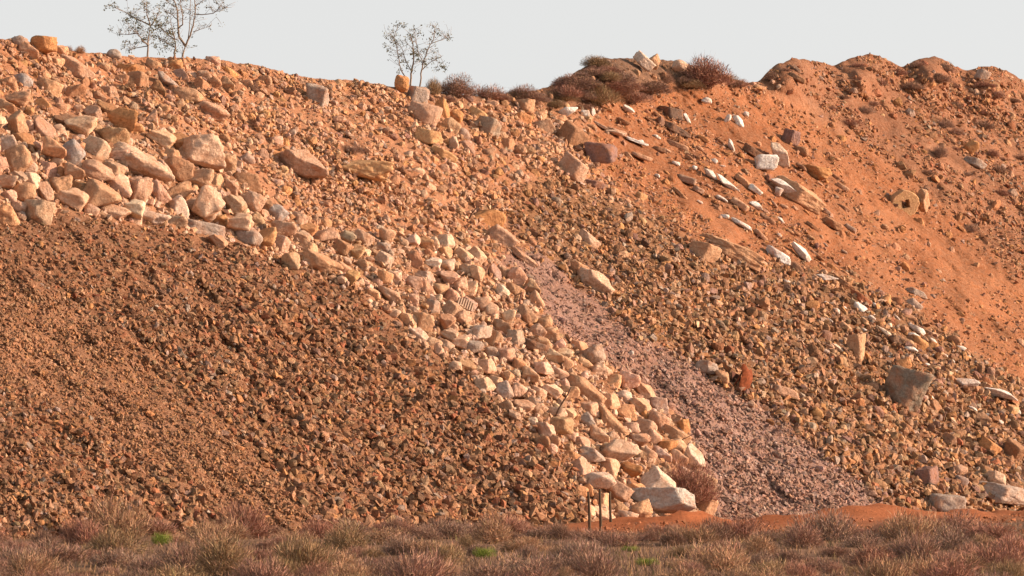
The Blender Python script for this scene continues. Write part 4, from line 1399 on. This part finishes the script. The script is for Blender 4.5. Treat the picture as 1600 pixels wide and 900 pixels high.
tree('tall bare branching tree on the left crest reaching past the top', (284, 88),
     [(0.05, [(284, 90), (290, 72)]), (0.05, [(290, 72), (280, 58), (278, 40), (277, 15), (272, 0), (266, -22)]), (0.04, [(290, 72), (297, 55), (302, 40), (305, 22), (304, -2), (308, -24)]),
      (0.03, [(279, 44), (286, 38), (285, 22), (281, 8), (284, -12)]), (0.022, [(278, 32), (268, 22), (258, 19)]), (0.02, [(302, 50), (312, 46), (326, 42)]),
      (0.024, [(304, 22), (316, 23), (333, 21), (342, 15), (356, 12)]), (0.02, [(294, 60), (297, 30), (297, 0), (299, -18)]), (0.02, [(277, 12), (264, 4), (252, -8)]), (0.02, [(305, 10), (318, 0), (330, -14)])],
     [(255, 8, 1.2), (265, 2, 1.4), (276, 5, 1), (290, 1, 1.1), (343, 15, .9), (353, 14, .8), (300, 20, .6), (323, 12, .6), (346, 38, .5), (304, 73, .6), (300, 56, .6), (330, 46, .5), (340, 2, .6), (318, 0, .8),
      (260, 26, .6), (252, -8, 1.5), (266, -22, 1.5), (284, -14, 1.5), (299, -20, 1.2), (308, -26, 1.3), (330, -15, 1.2)], 7, 8)
tree('lone sapling with small dark leaf tufts on the middle crest', (643, 140),
     [(0.045, [(641, 142), (643, 115), (646, 95), (645, 70), (640, 52)]), (0.035, [(656, 142), (658, 115), (661, 97), (668, 80), (678, 60), (680, 42)]),
      (0.028, [(638, 128), (628, 112), (624, 100), (621, 80), (616, 60), (621, 40)]), (0.022, [(643, 112), (634, 95), (628, 75), (608, 56)]), (0.02, [(661, 97), (655, 85), (650, 66), (648, 46)]),
      (0.02, [(659, 110), (674, 96), (690, 88)]), (0.018, [(674, 68), (690, 62), (702, 58)])],
     [(621, 38, 1.2), (630, 38, 1), (606, 54, 1), (615, 60, 1.8), (618, 66, 1.8), (602, 71, 1), (609, 78, .8), (634, 62, .9), (642, 57, .8), (647, 45, 1), (655, 52, 1), (672, 61, 1), (679, 40, .7), (681, 49, .8), (688, 54, 1),
      (702, 60, .9), (678, 78, 1), (665, 78, 1), (649, 80, 1.4), (653, 90, 1.8), (646, 83, 1.4), (627, 87, 1), (629, 95, .9), (662, 97, 1.3), (664, 103, 1.1), (675, 95, .8), (684, 92, .6), (645, 108, 1), (638, 108, .9),
      (624, 110, 1.2), (635, 98, .9), (688, 98, 1), (695, 106, 1.3), (680, 108, 1), (692, 104, 1)], 8, 11, fork=1)

# ------------------------------------------------------------------ fence posts
for i, (u, v0, v1, lean, lab) in enumerate(((921, 768, 822, 3, 'left one of three dark wooden fence posts at the toe'), (938, 764, 826, 0, 'middle and tallest one of three dark fence posts at the toe'),
                                            (954, 768, 818, 1, 'right one of three dark wooden fence posts at the toe'))):
    b0 = ground_point(np.float64(u), np.float64(v1 + 4)); mpp = b0[1] / F
    hgt = (v1 + 4 - v0) * mpp
    k = 9
    zz = np.linspace(-0.3, hgt, k)
    pts = [(0.012 * math.sin(3.1 * z_ + i) - lean / 100 * z_, 0.01 * math.cos(2.3 * z_), z_) for z_ in zz]
    v_, f_ = tube(pts, np.linspace(0.052, 0.04, k) * (1 + 0.08 * np.sin(np.arange(k) * 2.1 + i)), 8)
    o = link('fence_post', mesh_np('fence_post', v_, f_, MAT_POST, None, True), None, Vector(b0))
    tag(o, lab, 'post', 'fence posts at the toe')

# ------------------------------------------------------------------ scrap and debris
def on_face(u, v, e=0.0):
    p, mpp = anchor(np.float64(u), np.float64(v), e)
    return p, float(mpp)


# broken concrete drum with a square hole, cracked in two
c0, mpp = on_face(1418, 318, 0.25)
drum = link('concrete_drum', None, None, Vector(c0))
tag(drum, 'broken concrete drum with a square hole on the right orange slope', 'concrete drum')


def pierced(rad, thick, hole, seed):
    rg = np.random.default_rng(seed)
    n_ = 32
    ang = np.linspace(0, 2 * math.pi, n_, endpoint=False)
    outer = rad * (1 + 0.05 * np.sin(2 * ang + 1) + 0.03 * np.sin(5 * ang) + 0.012 * rg.normal(size=n_))
    sq = hole / np.maximum(np.abs(np.cos(ang - 0.2)), np.abs(np.sin(ang - 0.2)))
    vs_, prof = [], [(0.93, 0.0, -thick / 2), (1.0, 0.06, -thick / 2 + 0.06), (1.0, 0, thick / 2 - 0.05), (0.92, 0, thick / 2), None, None]
    rings = []
    for k in range(6):
        if k < 4:
            s_, _, y_ = prof[k]
            r_ = outer * s_; yy = np.full(n_, y_)
        else:
            r_ = sq.copy(); yy = np.full(n_, thick / 2 if k == 4 else -thick / 2)
        rings.append(np.stack([r_ * np.cos(ang), yy, r_ * np.sin(ang)], 1))
    v_ = np.concatenate(rings)
    f_ = []
    for k in range(6):
        k2 = (k + 1) % 6
        for j in range(n_):
            a, b_ = k * n_ + j, k * n_ + (j + 1) % n_
            c_, d_ = k2 * n_ + (j + 1) % n_, k2 * n_ + j
            f_ += [(a, b_, c_), (a, c_, d_)]
    return v_, np.array(f_)


rad = 22 * mpp
v_, f_ = pierced(rad, 0.6, 6.5 * mpp, 3)
o = link('drum_body', mesh_np('drum_body', v_, f_, MAT_CONC, None, False), drum, (-6 * mpp, 0, 0))
o.rotation_euler = (R(6), 0, R(14)); o.color = (*PAL['yellow'], 1)
vv, tt = rock_verts(8123, 'ang', 4, None, 0.06)
o = link('broken_half', mesh_np('broken_half', vv, tt, MAT_CONC, None, True), drum, (25 * mpp, 0.35, 5 * mpp))
o.scale = (24 * mpp, 34 * mpp, 38 * mpp); o.color = (*PAL['tan'], 1)

# ribbed radiator panel
c0, mpp = on_face(727, 476, 0.12)
rad_ = link('radiator', None, None, Vector(c0))
tag(rad_, 'small pale ribbed radiator panel lying in the pale rock band', 'radiator')
rad_.rotation_euler = (R(-30), R(24), R(12))


def box(sx, sy, sz):
    x, y, z = sx / 2, sy / 2, sz / 2
    v = np.array([(-x, -y, -z), (x, -y, -z), (x, y, -z), (-x, y, -z), (-x, -y, z), (x, -y, z), (x, y, z), (-x, y, z)])
    f_ = np.array([(0, 3, 2, 1), (4, 5, 6, 7), (0, 1, 5, 4), (1, 2, 6, 5), (2, 3, 7, 6), (3, 0, 4, 7)])
    return v, f_


v_, f_ = box(28 * mpp, 0.04, 15 * mpp)
link('back_plate', mesh_np('back_plate', v_, f_, plain('dusty_plate', (0.36, 0.24, 0.17))), rad_)
v_, f_ = box(1.7 * mpp, 0.05, 17 * mpp)
rib = mesh_np('rib', v_, f_, MAT_RIB)
for k in range(7):
    link('rib', rib, rad_, ((-12 + 4.0 * k) * mpp, -0.046, 0))

# rusty scrap: torn sheet curled over a hollow, with a bent flange
c0, mpp = on_face(1156, 597, 0.22)
scrap = link('rusty_scrap', None, None, Vector(c0))
tag(scrap, 'rust red torn metal scrap sticking out beside the purple gravel', 'scrap metal')


def sheet(na, nz, fn, th=0.025):
    g = np.array([[fn(i / (na - 1), j / (nz - 1)) for j in range(nz)] for i in range(na)])
    du = np.gradient(g, axis=0); dv = np.gradient(g, axis=1)
    nn = np.cross(du, dv); nn /= np.linalg.norm(nn, axis=2, keepdims=True) + 1e-9
    v = np.concatenate([(g + nn * th / 2).reshape(-1, 3), (g - nn * th / 2).reshape(-1, 3)])
    f_, m = [], na * nz
    for i in range(na - 1):
        for j in range(nz - 1):
            a, b_, c_, d_ = i * nz + j, (i + 1) * nz + j, (i + 1) * nz + j + 1, i * nz + j + 1
            f_ += [(a, b_, c_, d_), (m + a, m + d_, m + c_, m + b_)]
    edge = [i * nz for i in range(na)] + [(na - 1) * nz + j for j in range(1, nz)] + [i * nz + nz - 1 for i in range(na - 2, -1, -1)] + [j for j in range(nz - 2, 0, -1)]
    for a, b_ in zip(edge, edge[1:] + edge[:1]):
        f_.append((a, m + a, m + b_, b_))
    return v, np.array(f_)


S = mpp
v_, f_ = sheet(9, 9, lambda a, b_: ((1 + 17 * a + 2.5 * math.sin(b_ * 7)) * S, (-0.25 + 0.5 * a * a), (22 - 44 * b_ + 5 * math.sin(a * 6) + 3 * math.sin(a * 3 + b_ * 5)) * S))
link('torn_sheet', mesh_np('torn_sheet', v_, f_, MAT_RUST, None, False), scrap)
v_, f_ = sheet(9, 7, lambda a, b_: ((-12 + 14 * a) * S, 0.25 + 0.25 * math.sin(a * 3.1), (18 - 30 * b_ - 8 * a + 2 * math.sin(b_ * 9)) * S))
link('inner_sheet', mesh_np('inner_sheet', v_, f_, MAT_WIRE, None, False), scrap)
v_, f_ = tube([(-12 * S, -0.1, -8 * S), (-4 * S, -0.15, 2 * S), (4 * S, -0.12, 17 * S)], [0.03, 0.03, 0.03], 6)
link('bent_rod', mesh_np('bent_rod', v_, f_, MAT_RUST, None, True), scrap)

# loop of rusty wire on the purple gravel
c0, mpp = on_face(828, 462, 0.05)
cu = [(812, 474), (814, 460), (820, 450), (828, 444), (836, 448), (842, 456), (845, 466), (844, 474)]
pts = []
for k, (u, v) in enumerate(cu):
    q, _ = on_face(u, v, 0.16 + 0.22 * math.sin(math.pi * k / (len(cu) - 1)))
    pts.append(q - c0)
pts = np.array(pts)
tt_ = np.linspace(0, len(pts) - 1, 29)
fine = np.stack([np.interp(tt_, range(len(pts)), pts[:, k]) for k in range(3)], 1)
for _ in range(3):
    fine[1:-1] = 0.5 * fine[1:-1] + 0.25 * (fine[:-2] + fine[2:])
v_, f_ = tube(fine, np.full(29, 0.034), 6)
tag(link('wire_loop', mesh_np('wire_loop', v_, f_, MAT_WIRE, None, True), None, Vector(c0)), 'thin dark wire loop arching over the top of the purple gravel', 'wire')

# bare sticks
for (u0, v0, u1, v1, r0, lab) in ((866, 650, 893, 604, 0.035, 'dark bare stick leaning up from the pale rock band'), (733, 338, 746, 322, 0.03, 'short dark stick standing above the bright orange boulder'),
                                  (945, 760, 958, 752, 0.03, 'short twig lying on the low pale boulder behind the posts'), (484, 190, 496, 222, 0.06, 'dark buried bar below the grey squarish boulder'),
                                  (1060, 690, 1085, 678, 0.018, 'thin pale stem at the edge of the purple gravel')):
    a, m0 = on_face(u0, v0, 0.1); bq, _ = on_face(u1, v1, 0.28)
    bq = CAMP + ray(np.float64(u1), np.float64(v1)) * (m0 * F - 0.4)
    mid = 0.5 * (bq - a) + np.array([0.03, 0.0, 0.02])
    v_, f_ = tube([np.array([0, 0, -0.1]), mid * 0.5, mid, mid * 1.45, bq - a], [r0, r0, r0 * .85, r0 * .75, r0 * .5], 6)
    tag(link('stick', mesh_np('stick', v_, f_, MAT_STICK, None, True), None, Vector(a)), lab, 'stick')
